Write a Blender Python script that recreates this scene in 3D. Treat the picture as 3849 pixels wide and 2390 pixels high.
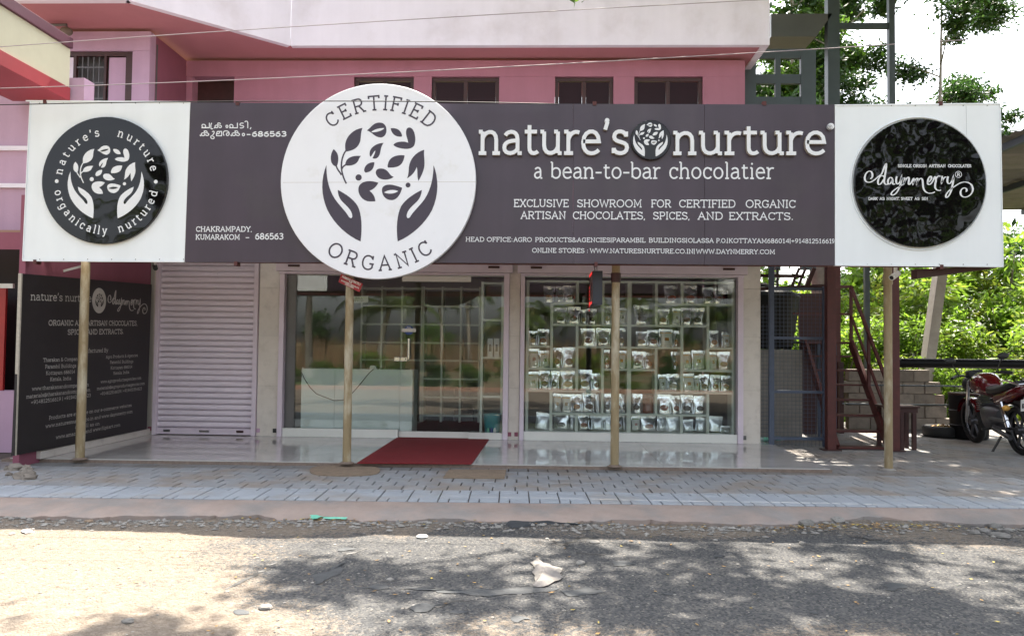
import bpy, math, random
import numpy as np
from mathutils import Vector, Matrix, noise
from mathutils.geometry import tessellate_polygon
R_ = math.radians
random.seed(7)
RNG = np.random.default_rng(7)
for _o in list(bpy.data.objects): bpy.data.objects.remove(_o)
SC = bpy.context.scene
COL = SC.collection

# ------------------------------------------------------------------ camera
F_PX, W_PX, H_PX = 3000.0, 3849.0, 2390.0
cam_d = bpy.data.cameras.new('camera')
cam_d.sensor_width = 36.0
cam_d.lens = 36.0 * F_PX / W_PX
cam_d.clip_end = 900
cam = bpy.data.objects.new('camera', cam_d)
COL.objects.link(cam)
CAM_P = Vector((0, 0, 1.5))
CAM_R = Matrix.Rotation(.035, 3, 'Z') @ Matrix.Rotation(math.pi/2 + .035, 3, 'X') @ Matrix.Rotation(.0115, 3, 'Z')
cam.matrix_world = Matrix.Translation(CAM_P) @ CAM_R.to_4x4()
SC.camera = cam

# ------------------------------------------------------------------ light
SUN_EL, SUN_AZ = R_(59.8), R_(7)          # sun stands behind the shop, a little to the right
world = bpy.data.worlds.new('World'); SC.world = world; world.use_nodes = True
wn = world.node_tree
for n in list(wn.nodes): wn.nodes.remove(n)
sky = wn.nodes.new('ShaderNodeTexSky'); sky.sky_type = 'NISHITA'; sky.sun_disc = False
sky.sun_elevation = SUN_EL; sky.sun_rotation = SUN_AZ
sky.air_density = 1.0; sky.dust_density = 4.0; sky.ozone_density = 1.0; sky.altitude = 0
bg = wn.nodes.new('ShaderNodeBackground'); bg.inputs[1].default_value = 0.125
wo = wn.nodes.new('ShaderNodeOutputWorld')
hsv = wn.nodes.new('ShaderNodeHueSaturation'); hsv.inputs['Saturation'].default_value = .38
wn.links.new(sky.outputs[0], hsv.inputs['Color']); wn.links.new(hsv.outputs[0], bg.inputs[0]); wn.links.new(bg.outputs[0], wo.inputs[0])
sun_d = bpy.data.lights.new('sun', 'SUN'); sun_d.energy = 4.5; sun_d.angle = R_(.53); sun_d.color = (1, .91, .78)
sun = bpy.data.objects.new('sun', sun_d); COL.objects.link(sun)
SUN_DIR = Vector((math.sin(SUN_AZ)*math.cos(SUN_EL), math.cos(SUN_AZ)*math.cos(SUN_EL), math.sin(SUN_EL)))
sun.rotation_euler = (-SUN_DIR).to_track_quat('-Z', 'Y').to_euler()
vs = SC.view_settings
vs.view_transform = 'Standard'; vs.look = 'None'; vs.gamma = 1; vs.exposure = 2.2; vs.use_curve_mapping = False
SC.render.engine = 'CYCLES'
cy = SC.cycles
cy.max_bounces = 10; cy.diffuse_bounces = 4; cy.glossy_bounces = 5; cy.transparent_max_bounces = 16; cy.transmission_bounces = 6
cy.use_denoising = True
cy.caustics_reflective = False; cy.caustics_refractive = False

# ------------------------------------------------------------------ photograph pixel -> ray -> point on a real plane
def ray(px, py):
    return CAM_R @ Vector(((px - W_PX/2)/F_PX, -(py - H_PX/2)/F_PX, -1))
def PY(px, py, Y):
    d = ray(px, py); return CAM_P + d*(Y/d.y)
def PZ(px, py, z=0.0):
    d = ray(px, py); return CAM_P + d*((z - CAM_P.z)/d.z)
class Plane:
    def __init__(s, O, u, v):
        s.O = Vector(O); s.u = Vector(u).normalized(); s.v = Vector(v).normalized(); s.n = s.u.cross(s.v)
    def hit(s, px, py):
        d = ray(px, py); t = (s.O - CAM_P).dot(s.n)/d.dot(s.n); q = CAM_P + d*t - s.O
        return (q.dot(s.u), q.dot(s.v))
    def w(s, a, b, off=0.0):
        return s.O + s.u*a + s.v*b + s.n*off

# ------------------------------------------------------------------ materials
MATS = {}
def nodes_of(name):
    m = bpy.data.materials.new(name); m.use_nodes = True; nt = m.node_tree
    for n in list(nt.nodes): nt.nodes.remove(n)
    return m, nt, nt.nodes, nt.links
def mat(name, col, rough=.6, metal=0., var=.12, vscale=3., bump=.0, bscale=60., rnd=0., island=0., spec=.5, col2=None, c2scale=2., c2lo=.5, c2hi=.6, coat=0., emis=None, trans=0., streak=0., rvar=0., stretch=None, bdet=5):
    m, nt, N, L = nodes_of(name)
    out = N.new('ShaderNodeOutputMaterial'); b = N.new('ShaderNodeBsdfPrincipled')
    L.new(b.outputs[0], out.inputs[0])
    geo = N.new('ShaderNodeNewGeometry'); pos = geo.outputs['Position']
    if stretch:
        vm = N.new('ShaderNodeVectorMath'); vm.operation = 'MULTIPLY'; vm.inputs[1].default_value = stretch
        L.new(pos, vm.inputs[0]); pos = vm.outputs[0]
    c = N.new('ShaderNodeRGB'); c.outputs[0].default_value = (*col, 1); cur = c.outputs[0]
    def noi(sc, det=6, ro=.6):
        n = N.new('ShaderNodeTexNoise'); n.inputs['Scale'].default_value = sc; n.inputs['Detail'].default_value = det
        n.inputs['Roughness'].default_value = ro; L.new(pos, n.inputs['Vector']); return n.outputs[0]
    def mr(src, a0, a1, b0, b1):
        n = N.new('ShaderNodeMapRange'); n.inputs[1].default_value = a0; n.inputs[2].default_value = a1
        n.inputs[3].default_value = b0; n.inputs[4].default_value = b1; L.new(src, n.inputs[0]); return n.outputs[0]
    def mixc(fac, a, bcol):
        n = N.new('ShaderNodeMix'); n.data_type = 'RGBA'; L.new(fac, n.inputs[0]); L.new(a, n.inputs[6])
        if isinstance(bcol, tuple): n.inputs[7].default_value = (*bcol, 1)
        else: L.new(bcol, n.inputs[7])
        return n.outputs[2]
    def scale(cin, fac):
        n = N.new('ShaderNodeVectorMath'); n.operation = 'SCALE'; L.new(cin, n.inputs[0]); L.new(fac, n.inputs[3]); return n.outputs[0]
    if col2: cur = mixc(mr(noi(c2scale), c2lo, c2hi, 0, 1), cur, col2)
    if var: cur = scale(cur, mr(noi(vscale, 8, .65), .25, .75, 1-var, 1+var))
    if streak:
        vm2 = N.new('ShaderNodeVectorMath'); vm2.operation = 'MULTIPLY'; vm2.inputs[1].default_value = (3.5, 3.5, .3); L.new(geo.outputs['Position'], vm2.inputs[0])
        n2 = N.new('ShaderNodeTexNoise'); n2.inputs['Scale'].default_value = 1; n2.inputs['Detail'].default_value = 5; L.new(vm2.outputs[0], n2.inputs['Vector'])
        cur = scale(cur, mr(n2.outputs[0], .35, .75, 1-.10*streak, 1+.12*streak))
    if rnd:
        oi = N.new('ShaderNodeObjectInfo'); cur = scale(cur, mr(oi.outputs['Random'], 0, 1, 1-rnd, 1+rnd))
    if island: cur = scale(cur, mr(geo.outputs['Random Per Island'], 0, 1, 1-island, 1+island))
    L.new(cur, b.inputs['Base Color'])
    b.inputs['Roughness'].default_value = rough; b.inputs['Metallic'].default_value = metal
    b.inputs['Specular IOR Level'].default_value = spec; b.inputs['Coat Weight'].default_value = coat; b.inputs['Coat Roughness'].default_value = .05
    if rvar: L.new(mr(noi(vscale*2), .3, .7, max(.02, rough-rvar), rough+rvar), b.inputs['Roughness'])
    if bump:
        bn = N.new('ShaderNodeBump'); bn.inputs['Strength'].default_value = 1; bn.inputs['Distance'].default_value = bump
        L.new(noi(bscale, bdet, .6), bn.inputs['Height']); L.new(bn.outputs[0], b.inputs['Normal'])
    if emis: b.inputs['Emission Color'].default_value = (*emis[:3], 1); b.inputs['Emission Strength'].default_value = emis[3]
    if trans:
        tr = N.new('ShaderNodeBsdfTranslucent'); L.new(cur, tr.inputs[0])
        tb = N.new('ShaderNodeMixShader'); tb.inputs[0].default_value = trans
        L.new(b.outputs[0], tb.inputs[1]); L.new(tr.outputs[0], tb.inputs[2]); L.new(tb.outputs[0], out.inputs[0])
    MATS[name] = m; return m
def glass_mat(name, refl, tint):
    m, nt, N, L = nodes_of(name)
    out = N.new('ShaderNodeOutputMaterial'); t = N.new('ShaderNodeBsdfTransparent'); t.inputs[0].default_value = (*tint, 1)
    g = N.new('ShaderNodeBsdfGlossy'); g.inputs['Roughness'].default_value = 0.0; g.inputs[0].default_value = (1, 1, 1, 1)
    fr = N.new('ShaderNodeFresnel'); fr.inputs[0].default_value = 1.5
    ad = N.new('ShaderNodeMath'); ad.operation = 'ADD'; ad.use_clamp = True; ad.inputs[1].default_value = refl
    mx = N.new('ShaderNodeMixShader')
    L.new(fr.outputs[0], ad.inputs[0]); L.new(ad.outputs[0], mx.inputs[0]); L.new(t.outputs[0], mx.inputs[1]); L.new(g.outputs[0], mx.inputs[2])
    L.new(mx.outputs[0], out.inputs[0]); MATS[name] = m; return m

M_white = mat('sign_white', (.78, .82, .84), .35, streak=.35, var=.03, vscale=1.5, bump=.0003, bscale=4)
M_purple = mat('sign_purple', (.050, .034, .050), .38, var=.10, vscale=2, bump=.0004, bscale=3, col2=(.054, .040, .052), c2scale=1.2, streak=1)
M_letter = mat('letter_white', (.74, .76, .78), .4, var=.05)
M_letterside = mat('letter_side', (.42, .38, .32), .5, var=.2, vscale=20)
M_disc = mat('disc_white', (.80, .81, .85), .3, var=.03, vscale=2, col2=(.72, .72, .72), c2scale=3, c2lo=.58, c2hi=.75)
M_ink = mat('print_purple', (.045, .034, .055), .45, var=.05)
M_acryl = mat('black_acrylic', (.004, .003, .004), .03, var=.1, bump=.014, bscale=1.6, bdet=1.5, spec=.35)
M_acryl2 = mat('black_acrylic_wavy', (.004, .003, .004), .03, var=.1, bump=.030, bscale=2.0, bdet=2, spec=.35)
M_dark = mat('board_black', (.012, .009, .010), .55, var=.2, bump=.0004, bscale=12)
M_boardtext = mat('board_print', (.42, .40, .37), .6, var=.15, vscale=9)
M_lav = mat('lavender_steel', (.66, .58, .66), .45, var=.07, vscale=5, col2=(.40, .33, .36), c2scale=9, c2lo=.66, c2hi=.8)
M_slat = mat('shutter_lavender', (.72, .65, .73), .42, var=.08, vscale=6, col2=(.16, .12, .12), c2scale=7, c2lo=.69, c2hi=.74, stretch=(1, 1, 5), rnd=.03)
M_tilew = mat('cladding_cream', (.62, .58, .53), .25, var=.06, vscale=4, col2=(.48, .44, .40), c2scale=6, c2lo=.5, c2hi=.8, rnd=.03)
M_floor = mat('floor_marble', (.52, .50, .47), .06, var=.08, vscale=2.5, col2=(.42, .40, .39), c2scale=1.8, c2lo=.4, c2hi=.8, rnd=.03, spec=.55, rvar=.04)
M_grout = mat('grout_brown', (.20, .15, .12), .8, var=.3, vscale=20)
M_frame = mat('frame_grey', (.10, .10, .10), .4, var=.1)
M_cream = mat('frame_cream', (.72,.73,.69), .35, var=.05)
M_shelf = mat('shelf_white', (.78, .82, .74), .4, var=.04)
M_glass = glass_mat('shop_glass', .004, (.93, .96, .95))
M_foil = mat('foil', (.88, .89, .92), .22, metal=1, var=.05, bump=.004, bscale=38, rnd=.12)
M_foilplain = mat('foil_matt', (.84, .87, .92), .36, metal=.9, var=.05, bump=.004, bscale=30, rnd=.1)
M_label = mat('pouch_label', (.70, .70, .66), .5, var=.06, rnd=.05)
M_orange = mat('label_orange', (.75, .40, .08), .5, var=.1)
M_green = mat('label_green', (.20, .32, .06), .5, var=.1)
POW = {k: mat('spice_'+k, v, .35, var=.35, vscale=60, rnd=.2, coat=.5) for k, v in dict(brown=(.16, .07, .03), red=(.24, .06, .02), tan=(.42, .28, .12), cream=(.5, .42, .27), olive=(.10, .10, .04), black=(.025, .018, .015), orange=(.42, .17, .02)).items()}
M_mat = mat('red_carpet', (.20, .012, .016), .9, var=.12, vscale=6, bump=.003, bscale=220, stretch=(1, 1, 1))
M_coir = mat('coir', (.25, .185, .13), .95, var=.25, vscale=14, bump=.004, bscale=150)
M_poleY = mat('pole_cream', (.27, .205, .11), .55, var=.18, vscale=6, bump=.001, bscale=30, col2=(.40, .35, .25), c2scale=3, c2lo=.48, c2hi=.62, stretch=(2, 2, .6))
M_rust = mat('rust_red', (.075, .014, .012), .55, var=.3, vscale=10, bump=.001, bscale=40)
M_rustd = mat('rust_dark', (.040, .010, .009), .6, var=.3, vscale=10, bump=.001, bscale=40)
M_paver = mat('paver_grey', (.28, .285, .295), .75, var=.14, vscale=5, bump=.0025, bscale=90, rnd=.05, col2=(.27, .235, .205), c2scale=1.4, c2lo=.46, c2hi=.64)
M_paverB = mat('paver_border', (.34, .365, .40), .72, var=.12, vscale=5, bump=.0015, bscale=120, rnd=.03, col2=(.33, .31, .29), c2scale=1.4, c2lo=.52, c2hi=.7)
M_paverS = mat('paver_yard', (.20, .197, .195), .8, var=.15, vscale=4, bump=.0015, bscale=100, island=.09, col2=(.20, .17, .145), c2scale=.9, c2lo=.46, c2hi=.62)
M_joint = mat('joint_dirt', (.10, .085, .07), .95, var=.3, vscale=12)
M_cement = mat('cement_strip', (.33, .26, .225), .9, var=.16, vscale=3, bump=.006, bscale=22, col2=(.26, .235, .22), c2scale=1.6, c2lo=.45, c2hi=.62)
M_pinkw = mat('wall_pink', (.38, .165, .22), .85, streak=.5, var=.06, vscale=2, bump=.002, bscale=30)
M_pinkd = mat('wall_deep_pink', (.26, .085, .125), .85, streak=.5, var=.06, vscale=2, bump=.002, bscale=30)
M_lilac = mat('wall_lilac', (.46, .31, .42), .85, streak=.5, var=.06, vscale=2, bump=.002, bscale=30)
M_soffit = mat('soffit_salmon', (.42, .17, .19), .85, var=.06, vscale=2)
M_fascia = mat('fascia_white', (.74, .70, .78), .8, streak=.35, var=.05, vscale=1.5, col2=(.62, .57, .62), c2scale=1.2, c2lo=.5, c2hi=.75)
M_wood = mat('wood_dark', (.045, .014, .012), .45, var=.3, vscale=10)
M_black = mat('black_plain', (.010, .010, .011), .5, var=.1)
M_dglass = mat('window_glass', (.022, .007, .009), .3, var=.1, spec=.15)
M_blueG = mat('gate_blue', (.055, .075, .12), .5, var=.2, vscale=10)
M_tank = mat('tank_black', (.004, .004, .005), .5, var=.2, bump=.001, bscale=20, spec=.2)
M_concrete = mat('concrete', (.30, .28, .25), .9, var=.2, vscale=5, bump=.003, bscale=40, rnd=.12)
M_block = mat('block_stone', (.22, .19, .16), .95, var=.22, vscale=8, bump=.004, bscale=50, rnd=.18, col2=(.14, .12, .10), c2scale=3, c2lo=.55, c2hi=.7)
M_tyre = mat('rubber', (.012, .012, .013), .7, var=.2)
M_chrome = mat('chrome', (.6, .6, .62), .18, metal=1, var=.05)
M_redpaint = mat('red_gloss', (.10, .003, .006), .18, var=.05, coat=1)
M_engine = mat('engine_grey', (.10, .10, .11), .45, metal=.6, var=.2)
M_plate = mat('plate_white', (.62, .62, .60), .4, var=.03)
M_ledred = mat('led_red', (.30, .01, .01), .4, var=.1, emis=(1, .03, .03, .22))
M_ledface = mat('led_face', (.045, .004, .007), .3, var=.1)
M_navy = mat('navy_case', (.012, .016, .032), .4, var=.1)
M_signred = mat('parking_red', (.34, .012, .022), .45, var=.08)
M_teal = mat('teal_plastic', (.02, .30, .33), .35, var=.1)
M_tealgreen = mat('green_sheet', (.17, .55, .40), .4, var=.15, bump=.004, bscale=30)
M_blue = mat('sticker_blue', (.02, .07, .28), .4, var=.02)
M_palewhite = mat('plain_white', (.72, .72, .70), .45, var=.05)
M_counter = mat('counter_white', (.76, .82, .82), .25, var=.03)
M_interior = mat('interior_wall', (.42, .42, .38), .8, var=.06)
M_intdark = mat('interior_dark', (.10, .10, .10), .8, var=.1)
M_maroon = mat('fascia_maroon', (.075, .018, .035), .5, var=.1)
M_creamy = mat('fascia_cream', (.50, .49, .36), .6, var=.06)
M_bandred = mat('fascia_red', (.26, .030, .038), .5, var=.08)
M_tan = mat('awning_tan', (.36, .22, .16), .7, var=.15)
M_roofsheet = mat('roof_sheet', (.20, .19, .155), .6, var=.2, vscale=3, rnd=.25, metal=.0)
M_steelG = mat('steel_grey', (.065, .082, .09), .5, var=.15, metal=.2)
M_bark = mat('bark', (.16, .13, .10), .95, var=.35, vscale=8, bump=.01, bscale=20)
M_barkpale = mat('bark_pale', (.28, .25, .21), .95, var=.3, vscale=5, bump=.008, bscale=15)
M_leafA = mat('leaf_dark', (.035, .085, .014), .45, var=.45, vscale=1.2, island=.45, trans=.35)
M_leafB = mat('leaf_bright', (.15, .26, .025), .45, var=.45, vscale=1.0, island=.5, trans=.6, col2=(.24, .27, .04), c2scale=.9, c2lo=.5, c2hi=.65)
M_leafC = mat('leaf_mid', (.085, .17, .020), .45, var=.4, vscale=1.1, island=.5, trans=.55)
M_frond = mat('palm_frond', (.075, .115, .025), .4, var=.35, vscale=1, island=.4, trans=.35, col2=(.20, .15, .05), c2scale=.6, c2lo=.55, c2hi=.7)
M_field = mat('field_grass', (.13, .095, .05), .95, var=.3, vscale=.4, col2=(.06, .09, .025), c2scale=.25, c2lo=.45, c2hi=.6)
M_litter = mat('leaf_litter', (.30, .17, .05), .7, var=.4, vscale=20, island=.6, col2=(.38, .30, .06), c2scale=5, c2lo=.5, c2hi=.6)
M_stone = mat('stone', (.20, .19, .175), .9, var=.2, vscale=15, bump=.003, bscale=60, rnd=.25, island=.3)
M_tar = mat('tar_scrap', (.035, .040, .046), .7, var=.25, vscale=15, bump=.003, bscale=50)
M_tarpale = mat('scrap_grey', (.15, .14, .135), .85, var=.2, vscale=9, bump=.006, bscale=26, col2=(.24, .22, .195), c2scale=5, c2lo=.45, c2hi=.6)
M_cable = mat('cable_black', (.015, .015, .018), .6, var=.1)
M_cablew = mat('cable_pale', (.35, .30, .32), .6, var=.1)

def road_mat():
    m, nt, N, L = nodes_of('road_gravel')
    out = N.new('ShaderNodeOutputMaterial'); b = N.new('ShaderNodeBsdfPrincipled'); L.new(b.outputs[0], out.inputs[0])
    g = N.new('ShaderNodeNewGeometry')
    def noi(sc, det=6, ro=.6):
        n = N.new('ShaderNodeTexNoise'); n.inputs['Scale'].default_value = sc; n.inputs['Detail'].default_value = det
        n.inputs['Roughness'].default_value = ro; L.new(g.outputs['Position'], n.inputs['Vector']); return n.outputs[0]
    def ramp(src, stops):
        r = N.new('ShaderNodeValToRGB'); L.new(src, r.inputs[0])
        while len(r.color_ramp.elements) < len(stops): r.color_ramp.elements.new(.5)
        for e, (p, c) in zip(r.color_ramp.elements, stops): e.position = p; e.color = (*c, 1)
        return r.outputs[0]
    vor = N.new('ShaderNodeTexVoronoi'); vor.inputs['Scale'].default_value = 62; L.new(g.outputs['Position'], vor.inputs['Vector'])
    sep = N.new('ShaderNodeSeparateXYZ'); L.new(g.outputs['Position'], sep.inputs[0])
    stones = ramp(vor.outputs['Color'], [(0, (.03, .032, .036)), (.4, (.066, .068, .072)), (.8, (.11, .108, .105)), (1, (.19, .175, .155))])
    sand = ramp(noi(20, 9, .75), [(.3, (.115, .092, .072)), (.5, (.195, .162, .130)), (.72, (.29, .25, .205))])
    # dust lies thick on the left of the road and near the kerb, thin where tyres sweep it
    n1 = noi(.7, 7, .62)
    mx = N.new('ShaderNodeMapRange'); mx.inputs[1].default_value = -1.0; mx.inputs[2].default_value = -3.4; mx.inputs[3].default_value = -.16; mx.inputs[4].default_value = .30
    L.new(sep.outputs[0], mx.inputs[0])
    my = N.new('ShaderNodeMapRange'); my.inputs[1].default_value = 5.2; my.inputs[2].default_value = 3.9; my.inputs[3].default_value = 0; my.inputs[4].default_value = .58
    L.new(sep.outputs[1], my.inputs[0])
    mk_ = N.new('ShaderNodeMapRange'); mk_.inputs[1].default_value = 6.6; mk_.inputs[2].default_value = 7.3; mk_.inputs[3].default_value = 0; mk_.inputs[4].default_value = .28
    L.new(sep.outputs[1], mk_.inputs[0])
    def add(a, b_):
        n = N.new('ShaderNodeMath'); n.operation = 'ADD'; L.new(a, n.inputs[0]); L.new(b_, n.inputs[1]); return n.outputs[0]
    fine = N.new('ShaderNodeMath'); fine.operation = 'MULTIPLY'; fine.inputs[1].default_value = 1.0; L.new(noi(26, 6, .8), fine.inputs[0])
    s = add(add(add(add(n1, mx.outputs[0]), my.outputs[0]), mk_.outputs[0]), fine.outputs[0])
    fr = N.new('ShaderNodeMapRange'); fr.inputs[1].default_value = 1.02; fr.inputs[2].default_value = 1.14; L.new(s, fr.inputs[0])
    mi = N.new('ShaderNodeMix'); mi.data_type = 'RGBA'; L.new(fr.outputs[0], mi.inputs[0]); L.new(stones, mi.inputs[6]); L.new(sand, mi.inputs[7])
    L.new(mi.outputs[2], b.inputs['Base Color']); b.inputs['Roughness'].default_value = .92; b.inputs['Specular IOR Level'].default_value = .25
    bn = N.new('ShaderNodeBump'); bn.inputs['Distance'].default_value = .012; bn.inputs['Strength'].default_value = 1
    inv = N.new('ShaderNodeMath'); inv.operation = 'MULTIPLY_ADD'; inv.inputs[1].default_value = -1.0; inv.inputs[2].default_value = 1
    L.new(vor.outputs['Distance'], inv.inputs[0])
    L.new(add(inv.outputs[0], noi(24, 6, .7)), bn.inputs['Height']); L.new(bn.outputs[0], b.inputs['Normal'])
    return m
M_carpet2 = None
M_road = road_mat()

# ------------------------------------------------------------------ mesh helpers
def wloc(o):
    v = Vector((0, 0, 0))
    while o is not None:
        v += o.location; o = o.parent
    return v
def link(name, me, parent=None, kind=None, label=None):
    o = bpy.data.objects.new(name, me); COL.objects.link(o)
    if parent: o.parent = parent
    if kind: o['kind'] = kind
    if label: o['label'] = label
    return o
def mesh_np(name, V, faces_flat, loop_n, m, smooth=False, mi=None):
    me = bpy.data.meshes.new(name)
    V = np.asarray(V, dtype=np.float32); faces_flat = np.asarray(faces_flat, dtype=np.int32); loop_n = np.asarray(loop_n, dtype=np.int32)
    me.vertices.add(len(V)); me.vertices.foreach_set('co', V.ravel())
    me.loops.add(len(faces_flat)); me.loops.foreach_set('vertex_index', faces_flat)
    me.polygons.add(len(loop_n)); st = np.concatenate([[0], np.cumsum(loop_n)[:-1]]).astype(np.int32)
    me.polygons.foreach_set('loop_start', st); me.polygons.foreach_set('loop_total', loop_n)
    if smooth: me.polygons.foreach_set('use_smooth', np.ones(len(loop_n), dtype=bool))
    for x in (m if isinstance(m, (list, tuple)) else [m]): me.materials.append(x)
    if mi is not None: me.polygons.foreach_set('material_index', np.asarray(mi, dtype=np.int32))
    me.update(calc_edges=True); me.validate()
    return me
class MB:
    def __init__(s): s.V = []; s.F = []; s.mi = []; s.cm = 0
    def add(s, V, F):
        n = len(s.V); s.V += [tuple(v) for v in V]; s.F += [tuple(i+n for i in f) for f in F]; s.mi += [s.cm]*len(F); return s
    def box(s, x0, x1, y0, y1, z0, z1):
        x0, x1 = min(x0, x1), max(x0, x1); y0, y1 = min(y0, y1), max(y0, y1); z0, z1 = min(z0, z1), max(z0, z1)
        return s.add([(x0, y0, z0), (x1, y0, z0), (x1, y1, z0), (x0, y1, z0), (x0, y0, z1), (x1, y0, z1), (x1, y1, z1), (x0, y1, z1)],
                     [(0, 3, 2, 1), (4, 5, 6, 7), (0, 1, 5, 4), (1, 2, 6, 5), (2, 3, 7, 6), (3, 0, 4, 7)])
    def bar(s, a, b, w, h=None, up=(0, 0, 1)):
        a = Vector(a); b = Vector(b); h = h or w; d = (b-a).normalized(); up = Vector(up)
        if abs(d.dot(up)) > .98: up = Vector((1, 0, 0))
        r = d.cross(up).normalized()*w/2; u = r.cross(d).normalized()*h/2
        V = [p+q for p in (a, b) for q in (-r-u, r-u, r+u, -r+u)]
        return s.add(V, [(3, 2, 1, 0), (4, 5, 6, 7), (0, 1, 5, 4), (1, 2, 6, 5), (2, 3, 7, 6), (3, 0, 4, 7)])
    def tube(s, pts, r, n=10, cap=True, closed=False):
        pts = [Vector(p) for p in pts]; rs = r if isinstance(r, (list, tuple)) else [r]*len(pts); V = []; N = len(pts); ref = None
        for i, p in enumerate(pts):
            if closed: d = (pts[(i+1) % N]-pts[i-1]).normalized()
            else: d = (pts[min(i+1, N-1)]-pts[max(i-1, 0)]).normalized()
            if ref is None:
                ref = Vector((0, 0, 1)) if abs(d.z) < .9 else Vector((1, 0, 0))
            a = d.cross(ref).normalized(); ref = a.cross(d).normalized()
            for k in range(n):
                t = 2*math.pi*k/n; V.append(p + a*math.cos(t)*rs[i] + ref*math.sin(t)*rs[i])
        F = []
        for i in range(N if closed else N-1):
            j = (i+1) % N
            for k in range(n): F.append((i*n+k, i*n+(k+1) % n, j*n+(k+1) % n, j*n+k))
        if cap and not closed: F += [tuple(range(n))[::-1], tuple((N-1)*n+k for k in range(n))]
        return s.add(V, F)
    def lathe(s, c, prof, n=24, axis='z'):
        c = Vector(c); V = []; F = []
        for (r, h) in prof:
            for k in range(n):
                t = 2*math.pi*k/n; a, b = r*math.cos(t), r*math.sin(t)
                V.append(c + (Vector((a, b, h)) if axis == 'z' else Vector((a, h, b)) if axis == 'y' else Vector((h, a, b))))
        for i in range(len(prof)-1):
            for k in range(n): F.append((i*n+k, i*n+(k+1) % n, (i+1)*n+(k+1) % n, (i+1)*n+k))
        F += [tuple(range(n))[::-1], tuple((len(prof)-1)*n+k for k in range(n))]
        return s.add(V, F)
    def sphere(s, c, r, n=12, m=8, sc=(1, 1, 1)):
        prof = [(max(r*math.sin(math.pi*i/m), r*.01), -r*math.cos(math.pi*i/m)) for i in range(m+1)]
        b = MB().lathe((0, 0, 0), prof, n); c = Vector(c)
        return s.add([(c.x+v[0]*sc[0], c.y+v[1]*sc[1], c.z+v[2]*sc[2]) for v in b.V], b.F)
    def prism(s, poly, fn0, fn1):
        """poly of (a,b); fn0/fn1 map to front/back world points"""
        n = len(poly); V = [fn0(*p) for p in poly] + [fn1(*p) for p in poly]
        tris = tessellate_polygon([[Vector((p[0], p[1], 0)) for p in poly]])
        F = [tuple(t) for t in tris] + [tuple(i+n for i in t)[::-1] for t in tris] + [(i, (i+1) % n, n+(i+1) % n, n+i) for i in range(n)]
        return s.add(V, F)
    def build(s, name, m, parent=None, smooth=False, kind=None, label=None, bevel=0, local=False):
        L = Vector((0, 0, 0)) if local or parent is None else wloc(parent)
        V = [(v[0]-L.x, v[1]-L.y, v[2]-L.z) for v in s.V]
        me = bpy.data.meshes.new(name); me.from_pydata(V, [], s.F)
        ms = m if isinstance(m, (list, tuple)) else [m]
        for x in ms: me.materials.append(x)
        if len(ms) > 1: me.polygons.foreach_set('material_index', s.mi)
        if smooth: me.polygons.foreach_set('use_smooth', [True]*len(me.polygons)); 
        if smooth == 'auto':
            try: me.set_sharp_from_angle(angle=R_(35))
            except Exception: pass
        me.update()
        o = link(name, me, parent, kind, label)
        if bevel:
            b = o.modifiers.new('bevel', 'BEVEL'); b.width = bevel; b.segments = 2; b.limit_method = 'ANGLE'; b.angle_limit = R_(40)
        return o
def thing(name, label, cat, loc=(0, 0, 0), rz=0, group=None, kind=None):
    o = bpy.data.objects.new(name, None); COL.objects.link(o); o.location = loc; o.rotation_euler = (0, 0, rz); o.empty_display_size = .1
    o['label'] = label; o['category'] = cat
    if group: o['group'] = group
    if kind: o['kind'] = kind
    return o
def tag(o, label, cat, group=None):
    o['label'] = label; o['category'] = cat
    if group: o['group'] = group
    return o
def set_mat(o, m):
    o.material_slots[0].link = 'OBJECT'; o.material_slots[0].material = m
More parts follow.
